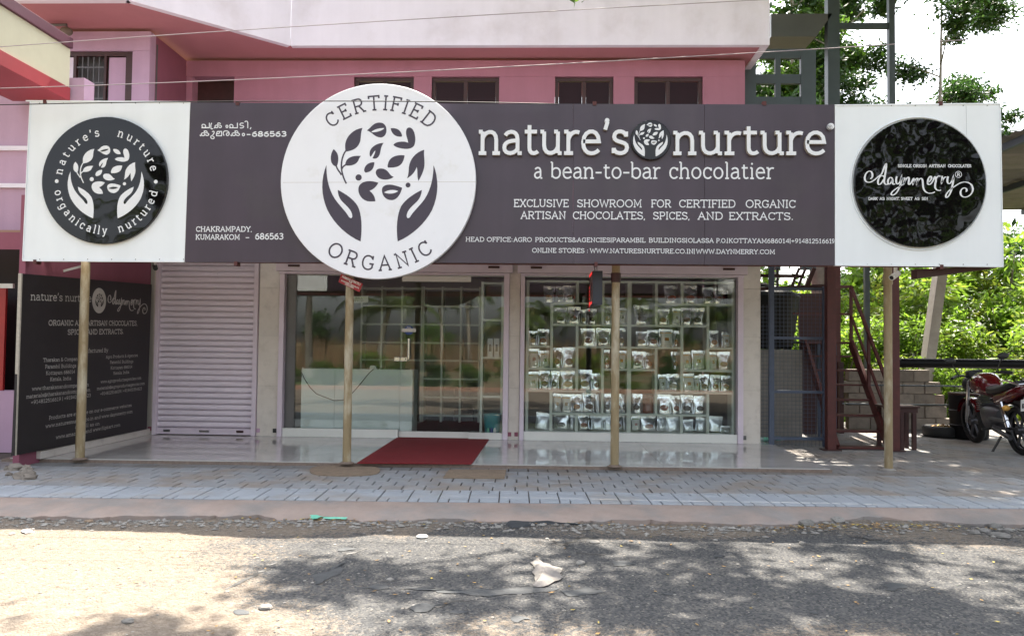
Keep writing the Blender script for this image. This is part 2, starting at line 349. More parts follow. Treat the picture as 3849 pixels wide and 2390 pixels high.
# ------------------------------------------------------------------ slab-serif stroke lettering
G_ = {
'a': (45, "M8 38C13 49 34 50 34 30L34 5;M34 27C18 27 6 24 6 12C6 -3 26 -4 34 9;H34 43 0"),
'b': (50, "M9 70L9 3;M9 33C14 48 43 52 43 23C43 -6 14 -6 9 13;H2 9 70"),
'c': (44, "M38 34C34 51 7 52 7 23C7 -6 32 -4 38 8;M38 46L38 33"),
'd': (52, "M41 70L41 0;M41 33C36 48 7 52 7 23C7 -6 36 -6 41 13;H33 41 70;H41 49 0"),
'e': (47, "M7 25L40 25C40 55 7 53 7 23C7 -6 32 -4 40 7"),
'f': (32, "M14 0L14 54C14 70 24 73 32 68;H4 26 44;H5 24 0"),
'g': (50, "M39 46L39 -5C39 -24 14 -24 8 -15;M39 33C34 50 7 52 7 24C7 -3 34 -3 39 14;H39 46 46"),
'h': (50, "M10 70L10 0;M10 31C15 50 39 52 39 28L39 0;H2 10 70;H2 18 0;H31 47 0"),
'i': (25, "M13 46L13 0;H5 13 46;H5 21 0;D13 62"),
'j': (24, "M14 46L14 -8C14 -20 6 -22 2 -18;H6 14 46;D14 62"),
'k': (48, "M10 70L10 0;M37 46L11 19;M19 27L38 0;H2 10 70;H2 18 0;H29 44 46;H30 46 0"),
'l': (25, "M12 70L12 0;H4 12 70;H4 20 0"),
'm': (70, "M10 46L10 0;M10 31C14 50 35 52 35 28L35 0;M35 31C39 50 60 52 60 28L60 0;H2 10 46;H2 18 0;H28 42 0;H53 68 0"),
'n': (50, "M10 46L10 0;M10 31C15 50 39 52 39 28L39 0;H2 10 46;H2 18 0;H31 47 0"),
'o': (50, "O25 23 18 23"),
'p': (50, "M10 46L10 -20;M10 33C15 48 43 52 43 23C43 -6 15 -6 10 13;H2 10 46;H2 18 -20"),
'q': (50, "M40 46L40 -20;M40 33C35 48 7 52 7 23C7 -6 35 -6 40 13;H32 48 -20"),
'r': (35, "M11 46L11 0;M11 29C15 44 25 48 34 44;H2 11 46;H2 21 0"),
's': (41, "M33 37C30 50 8 50 8 35C8 20 35 28 35 12C35 -4 9 -4 7 10;M33 46L33 35;M7 0L7 11"),
't': (35, "M14 60L14 12C14 -3 27 -2 32 4;H4 30 46"),
'u': (50, "M10 46L10 17C10 -5 34 -5 39 14;M39 46L39 0;H2 10 46;H31 39 46;H39 47 0"),
'v': (44, "M7 46L22 0L37 46;H1 14 46;H30 44 46"),
'w': (62, "M7 46L19 0L31 42L43 0L55 46;H1 14 46;H48 62 46"),
'x': (44, "M8 46L36 0;M36 46L8 0;H2 15 46;H29 43 46;H2 15 0;H29 43 0"),
'y': (44, "M7 46L22 2;M37 46L20 -8C16 -19 9 -20 4 -18;H1 14 46;H30 44 46"),
'z': (40, "M7 39L7 46L33 46L7 0L34 0L34 8"),
'A': (57, "M6 0L28 66L50 0;H14 42 23;H0 14 0;H42 56 0"),
'B': (52, "M11 66L11 0;M3 66L28 66C46 66 46 36 28 36L11 36;M28 36C52 36 52 0 28 0L3 0"),
'C': (54, "M48 50C42 72 7 72 7 33C7 -6 42 -6 49 14;M48 66L48 48"),
'D': (58, "M11 66L11 0;M3 66L28 66C60 66 60 0 28 0L3 0"),
'E': (49, "M11 66L11 0;M3 66L42 66L42 54;M11 35L32 35;M3 0L43 0L43 12;M32 42L32 28"),
'F': (46, "M11 66L11 0;M3 66L42 66L42 54;M11 34L32 34;M32 41L32 27;H3 20 0"),
'G': (58, "M48 50C42 72 7 72 7 33C7 -6 42 -6 49 12L49 28;M48 66L48 48;H36 55 28"),
'H': (58, "M11 66L11 0;M47 66L47 0;H11 47 35;H3 19 66;H3 19 0;H39 55 66;H39 55 0"),
'I': (26, "M13 66L13 0;H4 22 66;H4 22 0"),
'J': (34, "M22 66L22 16C22 -4 6 -4 4 8;H12 32 66"),
'K': (56, "M11 66L11 0;M45 66L12 28;M22 38L47 0;H3 19 66;H3 19 0;H36 53 66;H38 55 0"),
'L': (46, "M11 66L11 0;M3 0L42 0L42 14;H3 20 66"),
'M': (68, "M11 0L13 66L34 14L55 66L57 0;H4 13 66;H55 64 66;H3 19 0;H49 65 0"),
'N': (60, "M12 0L12 66L48 0L48 66;H3 12 66;H39 57 66;H3 21 0"),
'O': (66, "O33 33 26 33"),
'P': (51, "M11 66L11 0;M3 66L30 66C50 66 50 30 30 30L11 30;H3 20 0"),
'Q': (66, "O33 33 26 33;M38 12L56 -8"),
'R': (55, "M11 66L11 0;M3 66L30 66C50 66 50 32 30 32L11 32;M28 32L46 0;H3 20 0;H40 55 0"),
'S': (51, "M41 51C34 70 8 70 8 50C8 28 45 38 45 17C45 -4 12 -6 8 15;M41 66L41 50;M8 0L8 16"),
'T': (54, "M27 66L27 0;M4 54L4 66L50 66L50 54;H18 36 0"),
'U': (58, "M11 66L11 22C11 -6 47 -6 47 22L47 66;H3 19 66;H39 55 66"),
'V': (56, "M7 66L28 0L49 66;H0 15 66;H41 56 66"),
'W': (76, "M6 66L22 0L38 60L54 0L70 66;H0 14 66;H62 76 66"),
'X': (54, "M8 66L46 0;M46 66L8 0;H1 16 66;H38 53 66;H1 16 0;H38 53 0"),
'Y': (54, "M6 66L27 32L48 66;M27 32L27 0;H0 14 66;H40 54 66;H18 36 0"),
'Z': (49, "M7 54L7 66L42 66L6 0L43 0L43 12"),
'0': (46, "O23 33 16 33"), '1': (42, "M8 54L22 66L22 0;H10 34 0"),
'2': (45, "M7 50C9 70 38 70 38 48C38 32 12 16 7 0L39 0"),
'3': (45, "M7 60C20 72 38 66 36 50C34 38 20 36 16 36;M16 36C30 36 40 30 38 16C36 -4 12 -4 6 8"),
'4': (46, "M32 0L32 66L5 20L42 20"),
'5': (45, "M36 66L11 66L9 36C20 44 40 42 39 20C38 -6 12 -4 6 8"),
'6': (46, "M36 64C14 60 7 40 7 22C7 -8 39 -8 39 20C39 46 12 46 8 24"),
'7': (42, "M6 54L6 66L38 66L16 0"),
'8': (46, "O23 50 13 16;O23 16 17 16"),
'9': (46, "M9 2C32 6 39 26 39 44C39 74 7 74 7 46C7 20 34 20 38 42"),
',': (18, "M10 4L5 -11"), '.': (18, "D9 1"), ':': (20, "D10 4;D10 38"), '|': (16, "M8 74L8 -12"),
'&': (58, "M52 30C48 0 30 -2 20 -2C2 -2 2 26 18 34C36 44 36 66 22 66C8 66 8 50 18 38L50 0"),
'+': (50, "M25 50L25 10;H5 45 30"), '-': (34, "H4 30 24"), "'": (17, "D10 68;M11 67L6 50"),
'@': (68, "O34 26 30 34;O32 26 11 14;M43 40L43 16C45 6 60 12 62 26"), '!': (18, "M9 66L9 20;D9 1"),
}
def cub(p0, p1, p2, p3, n=9):
    return [tuple((1-t)**3*a+3*(1-t)**2*t*b+3*(1-t)*t*t*c+t**3*d for a, b, c, d in zip(p0, p1, p2, p3)) for t in [i/n for i in range(1, n+1)]]
import re
def parse(d, n=9):
    """'M x y L x y C ...;...' -> list of (points, closed, is_dot)"""
    out = []
    for sub in d.split(';'):
        tk = re.findall(r'[MLCHODZ]|-?\d+\.?\d*', sub); i = 0; pts = []; closed = False; dot = False
        while i < len(tk):
            c = tk[i]
            if c == 'Z': closed = True; i += 1; continue
            if c in 'MLCHOD': cmd = c; i += 1
            def f(k): return [float(x) for x in tk[i:i+k]]
            if cmd in 'ML': pts.append(tuple(f(2))); i += 2
            elif cmd == 'C': a = f(6); i += 6; pts += cub(pts[-1], a[0:2], a[2:4], a[4:6], n)
            elif cmd == 'H': a = f(3); i += 3; pts = [(a[0], a[2]), (a[1], a[2])]
            elif cmd == 'D': a = f(2); i += 2; pts = [tuple(a)]; dot = True
            elif cmd == 'O':
                a = f(4); i += 4; closed = True; m = 28
                pts = [(a[0]+a[2]*math.cos(2*math.pi*k/m), a[1]+a[3]*math.sin(2*math.pi*k/m)) for k in range(m)]
        out.append((pts, closed, dot))
    return out
class Ink:
    """flat or raised strokes and fills on a plane, each layer a hair above the last so no faces coincide"""
    def __init__(s, plane, off=.0012, thick=0): s.pl = plane; s.off = off; s.k = 0; s.mb = MB(); s.th = thick
    def lay(s): s.k += 1; return s.off + (s.k % 40)*.00006
    def fill(s, pts, front=None):
        o = s.lay(); P = s.pl
        if s.th: s.mb.prism(pts, lambda a, b: P.w(a, b, o+s.th), lambda a, b: P.w(a, b, .0)); return
        tris = tessellate_polygon([[Vector((p[0], p[1], 0)) for p in pts]])
        s.mb.add([P.w(p[0], p[1], o) for p in pts], [tuple(t) for t in tris])
    def ribbon(s, pts, w, closed=False):
        q = [pts[0]]
        for p in pts[1:]:
            if math.hypot(p[0]-q[-1][0], p[1]-q[-1][1]) > 1e-5: q.append(p)
        pts = q; n = len(pts)
        if n < 2: return
        ws = w if isinstance(w, list) else [w]*n
        if len(ws) != n: ws = (ws+[ws[-1]]*n)[:n]
        Lf, Rt = [], []
        for i in range(n):
            a = pts[(i-1) % n] if closed or i else None; c = pts[(i+1) % n] if closed or i < n-1 else None; b = pts[i]
            def nrm(p, q):
                dx, dy = q[0]-p[0], q[1]-p[1]; l = math.hypot(dx, dy) or 1; return (-dy/l, dx/l)
            ns = [nrm(a, b)] if a else []
            if c: ns.append(nrm(b, c))
            nx, ny = sum(m[0] for m in ns), sum(m[1] for m in ns); l = math.hypot(nx, ny) or 1; nx /= l; ny /= l
            k = 1/max(.45, nx*ns[0][0]+ny*ns[0][1]); h = ws[i]/2*k
            Lf.append((b[0]+nx*h, b[1]+ny*h)); Rt.append((b[0]-nx*h, b[1]-ny*h))
        o = s.lay(); P = s.pl; m = n if closed else n-1
        V = [P.w(*p, o+s.th) for p in Lf] + [P.w(*p, o+s.th) for p in Rt]; F = [(i, n+i, n+(i+1) % n, (i+1) % n) for i in range(m)]
        if s.th:
            b0 = len(V); V += [P.w(*p, 0) for p in Lf] + [P.w(*p, 0) for p in Rt]; s.mb.cm = 0
            s.mb.add(V, F); s.mb.cm = 1
            S = []
            for i in range(m):
                j = (i+1) % n; S += [(i, j, b0+j, b0+i), (n+j, n+i, b0+n+i, b0+n+j)]
            if not closed: S += [(0, b0, b0+n, n), (n-1, 2*n-1, b0+2*n-1, b0+n-1)]
            s.mb.add(V, S); s.mb.cm = 0
        else: s.mb.add(V, F)
    def dot(s, a, b, r, n=16): s.fill([(a+r*math.cos(2*math.pi*k/n), b+r*math.sin(2*math.pi*k/n)) for k in range(n)])
    def glyph(s, ch, X, w):
        """X maps glyph units to plane metres"""
        if ch not in G_: return
        h = (w/66.)
        for pts, closed, dot in parse(G_[ch][1], 7):
            if dot: a, b = X(pts[0][0], pts[0][1]+2); s.dot(a, b, w*.62, 10)
            else: s.ribbon([X(*p) for p in pts], w, closed)
    def build(s, name, m, parent, **k): return s.mb.build(name, m, parent, **k)
def adv(s, track=0): return sum((G_[c][0] if c in G_ else 24)+track for c in s)
def text(ink, s, A, B, hgt, weight=.12, low=False, hgtB=None, track=0, per_letter=None):
    """fit string between plane points A,B (baseline, outer edges); hgt = cap (or x-) height in metres at A"""
    hgtB = hgtB or hgt; T = adv(s, track)
    L = math.hypot(B[0]-A[0], B[1]-A[1]); ux, uy = (B[0]-A[0])/L, (B[1]-A[1])/L; ref = 46 if low else 66; x = 0
    for ch in s:
        wd = (G_[ch][0] if ch in G_ else 24)+track
        if ch in G_:
            t0 = x/T; hh = hgt+(hgtB-hgt)*(t0+.5*wd/T); w = hh*weight; sy = (hh-w)/ref; sx = L/T
            def X(gx, gy, x=x, sy=sy, sx=sx, w=w):
                a = (x+gx)*sx; b = gy*sy+w/2; return (A[0]+ux*a-uy*b, A[1]+uy*a+ux*b)
            if per_letter: per_letter(ch, X, w)
            else: ink.glyph(ch, X, w)
        x += wd
def arc_text(ink, s, C, r, a0, a1, hgt, weight=.12, low=False, bottom=False, squeeze=1.0):
    """letters stand on a circle; angles in degrees from 12 o'clock (clockwise) or, bottom=True, from 6 o'clock (to the right)"""
    T = adv(s); x = 0; ref = 46 if low else 66; w = hgt*weight; sc = (hgt-w)/ref
    for ch in s:
        wd = G_[ch][0] if ch in G_ else 24; t = R_(a0+(a1-a0)*(x+wd/2)/T)
        def X(gx, gy, t=t, wd=wd):
            dx = (gx-wd/2)*sc*squeeze; dy = gy*sc+w/2
            if bottom: rr = r-dy; return (C[0]+rr*math.sin(t)+dx*math.cos(t), C[1]-rr*math.cos(t)+dx*math.sin(t))
            rr = r+dy; return (C[0]+rr*math.sin(t)+dx*math.cos(t), C[1]+rr*math.cos(t)-dx*math.sin(t))
        if ch in G_: ink.glyph(ch, X, w)
        x += wd
def crop(ox, oy, s): return lambda x, y: (ox+x/s, oy+y/s)
cB = crop(1720, 420, 1.691); cL = crop(720, 430, 3.025); cD = crop(1040, 300, 1.9385); cE = crop(0, 360, 2.363)
cR = crop(3100, 380, 2.363); cF = crop(0, 950, 1.7787); c1 = crop(540, 960, 1.8895); c2 = crop(1060, 980, 1.8898)
c3 = crop(1900, 980, 1.8898); c4 = crop(2800, 960, 1.8437); c5 = crop(3250, 960, 1.8437); cP = crop(1240, 1000, 3.78); cU = crop(2560, 0, 1.889)
def words(ink, pl, c, lst, y0a, y1a, y0b=None, y1b=None, xa=0, xb=2435, weight=.12, low=False):
    """lst of (word, x0, x1) in crop pixels; baseline y and top y interpolate from xa to xb"""
    y0b = y0a if y0b is None else y0b; y1b = y1a if y1b is None else y1b
    for s, x0, x1 in lst:
        f = lambda x, p, q: p+(q-p)*(x-xa)/(xb-xa)
        A = pl.hit(*c(x0, f(x0, y0a, y0b))); B = pl.hit(*c(x1, f(x1, y0a, y0b))); T = pl.hit(*c(x0, f(x0, y1a, y1b)))
        text(ink, s, A, B, abs(T[1]-A[1]), weight, low)
EMB_FILL = ["M657 370C690 350 700 315 748 313C790 313 802 345 800 375C798 405 775 424 755 422C710 418 700 385 657 370",
"M831 355C860 350 890 358 905 385C914 400 914 410 913 415C890 420 862 412 848 395C838 382 832 370 831 355",
"M945 365C955 340 985 345 998 375C1012 405 1015 450 1002 480C985 505 950 508 920 503C890 500 858 488 851 475C862 455 900 450 930 452C940 453 950 458 958 460C955 430 935 400 945 365",
"M626 352C560 360 510 410 500 465C497 490 500 510 502 525C550 520 590 500 605 460C618 430 608 390 626 352",
"M416 506C395 530 390 570 398 600C405 620 425 635 437 633C450 610 455 560 440 535C432 522 422 512 416 506",
"M614 556C570 552 525 560 508 590C502 605 498 615 500 625C540 632 580 620 595 590C600 575 606 565 614 556",
"M779 461C730 462 690 490 680 520C673 545 680 560 684 563C700 545 705 525 719 517C718 535 708 555 698 572C725 585 745 565 752 540C760 510 758 490 779 461",
"M712 602C670 600 640 625 637 660C640 675 650 680 655 676C690 670 710 650 712 602",
"M932 552C880 545 830 560 815 600C808 620 805 635 812 641C850 642 890 640 912 610C925 592 930 570 932 552",
"M722 675C722 650 750 643 780 650C820 662 820 700 853 708C830 728 790 735 755 722C735 712 722 695 722 675",
"M1075 511C1010 530 970 580 963 640C962 670 960 700 949 720C985 700 1010 670 1020 636C1030 665 1020 700 1033 738C1055 700 1075 660 1077 620C1079 580 1070 550 1075 511",
"M741 752C690 730 620 735 600 775C585 810 605 870 660 885C690 890 710 885 719 887C718 850 700 830 677 809C705 800 725 780 741 752",
"M767 800C768 770 810 758 850 768C880 775 900 782 914 788C905 830 880 875 840 878C790 878 765 840 767 800",
"M363 622C362 700 372 790 425 870C460 920 500 955 520 990C532 1012 552 1018 551 990C548 950 510 920 480 890C455 865 447 835 445 803C500 830 560 870 590 920C620 975 625 1080 611 1178C510 1135 420 1050 370 950C320 840 322 720 363 622",
"M1143 622C1142 700 1130 790 1078 870C1042 920 1000 955 978 990C968 1012 948 1018 947 990C950 950 988 920 1020 890C1045 865 1055 835 1058 803C1002 830 940 870 908 920C878 975 868 1080 882 1178C985 1135 1080 1050 1132 950C1182 840 1182 720 1143 622"]
EMB_SLIT = ["M690 383C710 360 760 352 785 354C770 375 720 388 690 383", "M783 822C810 800 860 800 886 812C860 835 810 835 783 822"]
EMB_STEM = ["M506 516C478 550 466 610 474 660C480 700 495 735 508 757", "M435 630C440 655 460 670 472 695", "M502 622C490 628 480 635 476 650"]
EMB_DOT = [(597, 713, 23), (957, 768, 18)]
def emblem(pl, tf, off=.0012):
    """tf: emblem crop pixels -> source pixels; returns (ink, slit ink)"""
    a = Ink(pl, off); b = Ink(pl, off+.0030)
    for d in EMB_FILL: a.fill([pl.hit(*tf(*p)) for p in parse(d, 8)[0][0]][:-1])
    for d in EMB_SLIT: b.fill([pl.hit(*tf(*p)) for p in parse(d, 8)[0][0]][:-1])
    def m(x, y, r):
        p = pl.hit(*tf(x, y)); q = pl.hit(*tf(x+r, y)); return p, math.hypot(q[0]-p[0], q[1]-p[1])
    for d in EMB_STEM:
        _, w = m(500, 600, 11); a.ribbon([pl.hit(*tf(*p)) for p in parse(d, 8)[0][0]], w)
    for x, y, r in EMB_DOT: p, rr = m(x, y, r); a.dot(*p, rr)
    return a, b
SCRIPT = ["M402 690C425 690 430 650 415 632C395 610 360 635 355 680C352 715 380 735 420 715C450 700 470 670 500 655",
"M525 672C500 645 470 690 472 725C474 755 500 745 520 700", "M500 655C520 625 535 555 545 560C550 575 535 660 528 700C524 740 545 750 562 735",
"M600 690C585 665 560 690 560 720C562 750 585 745 603 695C598 735 605 750 625 735",
"M640 670C630 700 630 735 648 738C665 735 680 690 685 665C680 720 670 760 650 795C625 840 590 845 590 825C592 800 650 770 692 742",
"M700 690C715 670 710 700 700 742C715 700 735 670 745 680C755 690 735 740 750 742C765 738 775 710 785 690",
"M785 690C795 680 790 710 783 742C800 695 820 680 825 690C828 700 820 725 815 742C830 700 850 680 860 690C875 700 868 740 875 770C885 815 930 835 978 808",
"M915 725C935 715 955 690 945 672C930 660 910 700 915 735C922 755 955 740 975 675C985 665 990 690 985 720C978 745 975 770 990 785C1000 795 1020 800 1032 790",
"M986 700C1000 665 1015 660 1026 672", "M1036 670C1045 665 1045 690 1035 735C1050 690 1065 670 1079 677",
"M1095 670C1085 700 1085 735 1105 735C1125 730 1140 690 1145 665C1140 730 1130 780 1115 815C1098 860 1070 870 1075 840C1085 800 1150 760 1190 735C1240 705 1310 720 1315 780C1315 835 1260 865 1225 850C1190 830 1205 775 1240 772C1265 775 1265 800 1252 806"]
def script(ink, tf, k):
    for d in SCRIPT:
        p = parse(d, 10)[0][0]; w = []
        for i in range(len(p)):
            a = p[max(i-1, 0)]; b = p[min(i+1, len(p)-1)]; l = math.hypot(b[0]-a[0], b[1]-a[1]) or 1
            dy = (b[1]-a[1])/l; dx = (b[0]-a[0])/l
            w.append(k*(6.5+8.5*abs(dy)**1.5*(1 if dy*dx >= -.35 else .6)))
        ink.ribbon([ink.pl.hit(*tf(*q)) for q in p], w)

# ------------------------------------------------------------------ the big shop sign
YS = 9.6
SP = Plane((0, YS, 0), (1, 0, 0), (0, 0, 1))       # printed face; n points to the street (-Y)
sign = thing('shop_sign', 'long purple and white signboard with the big round certified organic plaque, over the porch', 'signboard', (-.45, YS, 2.48))
def slab(pxs, off0, off1):
    q = [SP.hit(*p) for p in pxs]; m = MB(); m.prism(q, lambda a, b: SP.w(a, b, off1), lambda a, b: SP.w(a, b, off0)); return m
slab([(113, 381), (714, 385), (692, 984), (85, 980)], -.05, 0).build('panel', M_white, sign, label='square white end panel behind the emblem disc', bevel=.003)
xs_t = [716, 2156, 2648, 3136]; xs_b = [694, 2156, 2650, 3137]
slab([(716, 386), (1400, 389), (1400, 986), (694, 985)], -.05, 0).build('panel', M_purple, sign, label='left purple panel with the address')
slab([(1401.2, 389), (2154, 391), (2154, 990), (1401.2, 986)], -.05, 0).build('panel', M_purple, sign, label='purple panel behind the round plaque')
slab([(2155.2, 391), (2647, 392.5), (2648, 994), (2155.2, 990)], -.05, 0).build('panel', M_purple, sign, label='middle purple panel')
slab([(2648.4, 392.5), (3136, 394), (3137, 998), (2649.4, 994)], -.05, 0).build('panel', M_purple, sign, label='right purple panel')
slab([(3138, 394), (3630, 389), (3638, 1002), (3139, 998)], -.05, .001).build('panel', M_white, sign, label='white panel behind the glossy black disc', bevel=.002)
slab([(3631.5, 389), (3760, 388), (3772, 1004), (3639.5, 1002)], -.05, .001).build('panel', M_white, sign, label='narrow white strip at the right end', bevel=.002)
fr = MB()
for (a, b) in (((85, 980), (3772, 1004)), ((113, 381), (3760, 388))):
    pa, pb = PY(*a, YS), PY(*b, YS); dz = .03 if a[1] > 600 else -.03
    fr.bar((pa.x+.02, YS+.08, pa.z+dz), (pb.x-.02, YS+.08, pb.z+dz), .04, .04)
    fr.bar((pa.x+.02, YS+.40, pa.z+dz+.02), (pb.x-.02, YS+.40, pb.z+dz+.02), .04, .04) if a[1] > 600 else None
for px in (130, 900, 1700, 2400, 3130, 3740):
    p = PY(px, 1000, YS); fr.box(p.x-.02, p.x+.02, YS+.06, YS+.10, 2.56, 4.40)
    fr.bar((p.x, YS+.42, 2.56), (p.x, YS+.10, 4.2), .035)
fr.build('frame', M_rust, sign)
tr = MB()
for (a, b, w) in (((98, 380.5), (714, 384.5), 5), ((86, 979), (692, 983), 6), ((3139, 397), (3758, 391), 5), ((3140, 996), (3771, 1001), 6)):
    pa, pb = PY(*a, YS), PY(*b, YS); MB().bar((pa.x, YS-.006, pa.z), (pb.x, YS-.006, pb.z), .008, w*.0032).build('edge_trim', M_white, sign)
for (a, b) in (((115, 384), (87, 978)), ((3758, 391), (3769, 1001))):
    pa, pb = PY(*a, YS), PY(*b, YS); MB().bar((pa.x, YS-.007, pa.z), (pb.x, YS-.007, pb.z), .016, .008).build('edge_trim', M_white, sign)
for (px, py) in ((170, 384), (893, 391), (2235, 391), (2873, 391), (3535, 391)):
    p = PY(px, py, YS); MB().box(p.x-.022, p.x+.022, YS-.012, YS+.05, p.z-.02, p.z+.028).build('bracket', M_rust, sign)
for (px, py) in ((133, 983), (887, 990), (2240, 992), (3538, 1002)):
    p = PY(px, py, YS); MB().box(p.x-.02, p.x+.02, YS-.014, YS+.09, p.z-.03, p.z+.022).build('bracket', M_rust, sign)
# printed lines
k = Ink(SP)
words(k, SP, cB, [('a', 483, 541), ('bean-to-bar', 588, 1290), ('chocolatier', 1340, 2012)], 427, 351, 430, 353, 483, 2010, .135, True)
k.build('lettering', M_letter, sign, label='a bean-to-bar chocolatier')
k = Ink(SP)
words(k, SP, cB, [('EXCLUSIVE', 355, 708), ('SHOWROOM', 757, 1172), ('FOR', 1228, 1358), ('CERTIFIED', 1405, 1768), ('ORGANIC', 1828, 2150)], 607, 556, 613, 561, 355, 2150, .12)
words(k, SP, cB, [('ARTISAN', 400, 690), ('CHOCOLATES,', 730, 1195), ('SPICES,', 1240, 1478), ('AND', 1525, 1688), ('EXTRACTS.', 1722, 2135)], 683, 632, 690, 640, 400, 2135, .12)
k.build('lettering', M_letter, sign, label='exclusive showroom lines')
k = Ink(SP)
words(k, SP, cB, [('HEAD OFFICE:', 50, 351), ('AGRO', 355, 473), ('PRODUCTS&AGENCIES|', 492, 980), ('PARAMBIL', 982, 1195), ('BUILDINGS|', 1214, 1460), ('OLASSA', 1463, 1628), ('P.O.|', 1643, 1718), ('KOTTAYAM686014|', 1722, 2117), ('+91481251661', 2119, 2380), ('9', 2378, 2397)], 826, 796, 838, 808, 50, 2397, .13)
words(k, SP, cB, [('ONLINE STORES :', 472, 830), ('WWW.NATURESNURTURE.CO.IN|', 840, 1508), ('WWW.DAYNMERRY.COM', 1515, 2018)], 896, 866, 906, 876, 472, 2018, .13)
k.build('lettering', M_letter, sign, label='head office and online stores lines')
k = Ink(SP)
words(k, SP, cL, [('CHAKRAMPADY,', 48, 690)], 1336, 1273, weight=.14)
words(k, SP, cL, [('KUMARAKOM', 45, 550), ('-', 610, 662)], 1426, 1364, weight=.14)
words(k, SP, cL, [('686563', 720, 1047)], 1424, 1350, weight=.16)
words(k, SP, cL, [('-', 622, 676), ('686563', 683, 1083)], 257, 193, weight=.2)
k.build('lettering', M_letter, sign, label='address in Latin letters')
# Malayalam address
k = Ink(SP)
ML = ["M113 155L203 155L203 98", "M203 152L128 152", "M128 152C112 135 118 112 140 116C166 120 166 150 148 152",            # cha
"M232 100C212 118 222 148 222 165C226 170 240 168 246 164",                                                              # ra sign
"M300 100C300 120 302 150 292 154C266 160 258 130 280 126C300 124 330 122 340 136C344 156 318 160 308 142M300 124", "M268 156C262 160 258 154 262 148M330 112C325 98 300 96 296 110",
"M392 140C392 122 414 122 414 140C414 158 392 158 392 140",                                                              # am
"M430 155L522 155L522 98", "M444 152C428 135 434 114 454 118C478 122 476 150 462 152",                                   # pa
"M592 104C560 96 548 110 552 122C560 134 592 126 594 142C594 158 560 160 550 154",                                       # ta
"M640 160L640 100C640 74 606 74 608 92", "M676 150L668 172",
"M150 190C150 210 152 240 142 244C112 250 100 220 124 214C150 212 186 208 196 226C200 246 170 250 156 232", "M180 204C172 186 144 186 140 200", "M112 246C100 248 96 240 102 234",
"M236 204C242 188 262 192 258 210C252 228 236 244 222 250C214 270 228 282 246 280C264 276 262 252 240 252",
"M284 246L342 246L342 196L300 196C286 200 286 222 300 224C318 224 322 206 312 198M284 246L284 214", "M284 248L284 216",
"M372 244C356 230 356 200 378 192C410 184 434 204 428 228C424 246 404 250 398 236C392 220 404 212 420 216",
"M500 190C500 210 502 240 492 244C462 250 450 220 474 214C500 212 536 208 546 226C550 246 520 250 506 232", "M530 204C522 186 494 186 490 200", "M462 246C450 248 446 240 452 234",
"M578 232C578 214 604 214 604 232C604 252 578 252 578 232"]
for d in ML:
    for pts, cl, dt in parse(d.replace('M', ';M').strip(';'), 8):
        if len(pts) > 1: k.ribbon([SP.hit(*cL(*p)) for p in pts], .0115)
k.build('lettering', M_letter, sign, label='address in Malayalam letters')
# raised letters
def raised(s, x0, x1, y0, y1, weight):
    A = SP.hit(*cB(x0, y0)); B = SP.hit(*cB(x1, y0)); T = SP.hit(*cB(x0, y1))
    def one(ch, X, w):
        kk = Ink(SP, .012, .045); kk.glyph(ch, X, w); o = kk.build('letter', [M_letter, M_letterside], sign)
    text(None, s, A, B, T[1]-A[1], weight, True, per_letter=one)
raised("nature's", 130, 1092, 283, 124, .15)
raised("nurture", 1360, 2342, 284, 131, .15)
def disc(cpx, cpy, rpx, off0, off1, name, m, rim=None, parent=None, n=96, label=None):
    c = SP.hit(cpx, cpy); e = SP.hit(cpx+rpx, cpy); r = abs(e[0]-c[0]); b = MB(); Y1, Y0 = YS-off1, YS-off0
    b.lathe((c[0], 0, c[1]), [(r, Y0), (r, Y1+.006), (r-.006, Y1)], n, 'y')
    o = b.build(name, m, parent or sign, label=label); return o, c, r
# certified organic plaque
PD = 0.10
ccx, ccy = cD(749, 750)
plq, pc, pr = disc(ccx, ccy, 707/1.9385, .012, PD, 'round_plaque', M_disc, label='big white certified organic disc')
PP = Plane((0, YS-PD, 0), (1, 0, 0), (0, 0, 1))
pc = PP.hit(ccx, ccy)
ks = (PP.hit(ccx+100, ccy)[0]-pc[0])/(100*1.9385)     # metres per crop pixel
k = Ink(PP)
arc_text(k, 'CERTIFIED', pc, 528*ks, -43.5, 43.5, 112*ks, .105, squeeze=1.08)
arc_text(k, 'ORGANIC', pc, 642*ks, -39, 40.5, 114*ks, .105, bottom=True, squeeze=1.12)
k.build('lettering', M_ink, plq)
a, b = emblem(PP, cD)
a.build('emblem', M_ink, plq, label='two cupped hands under a crown of leaves'); b.build('leaf_slit', M_disc, plq)
MB().add([PP.w(*PP.hit(*cD(46, 748)), .0006), PP.w(*PP.hit(*cD(1452, 743)), .0006), PP.w(*PP.hit(*cD(1452, 745)), .0006), PP.w(*PP.hit(*cD(46, 750)), .0006)], [(0, 1, 2, 3)]).build('seam', M_letterside, plq)
# nature's nurture disc at the left
ccx, ccy = cE(945, 758)
dl, _, _ = disc(ccx, ccy, 556/2.363, .004, .05, 'round_plaque', M_acryl, label='glossy black disc with the white hands emblem')
DL = Plane((0, YS-.05, 0), (1, 0, 0), (0, 0, 1)); pc = DL.hit(ccx, ccy); ks = (DL.hit(ccx+100, ccy)[0]-pc[0])/(100*2.363)
k = Ink(DL)
arc_text(k, "nature's", pc, 398*ks, -85, -8, 55*ks, .17, True, squeeze=1.06)
arc_text(k, 'nurture', pc, 398*ks, 10, 80, 55*ks, .17, True, squeeze=1.06)
arc_text(k, 'organically', pc, 470*ks, -81, 4, 55*ks, .17, True, True, squeeze=.98)
arc_text(k, 'nurtured', pc, 470*ks, 14, 80.5, 55*ks, .17, True, True, squeeze=.98)
for (x, y) in ((505, 760), (1385, 765)): k.dot(*DL.hit(*cE(x, y)), 17*ks)
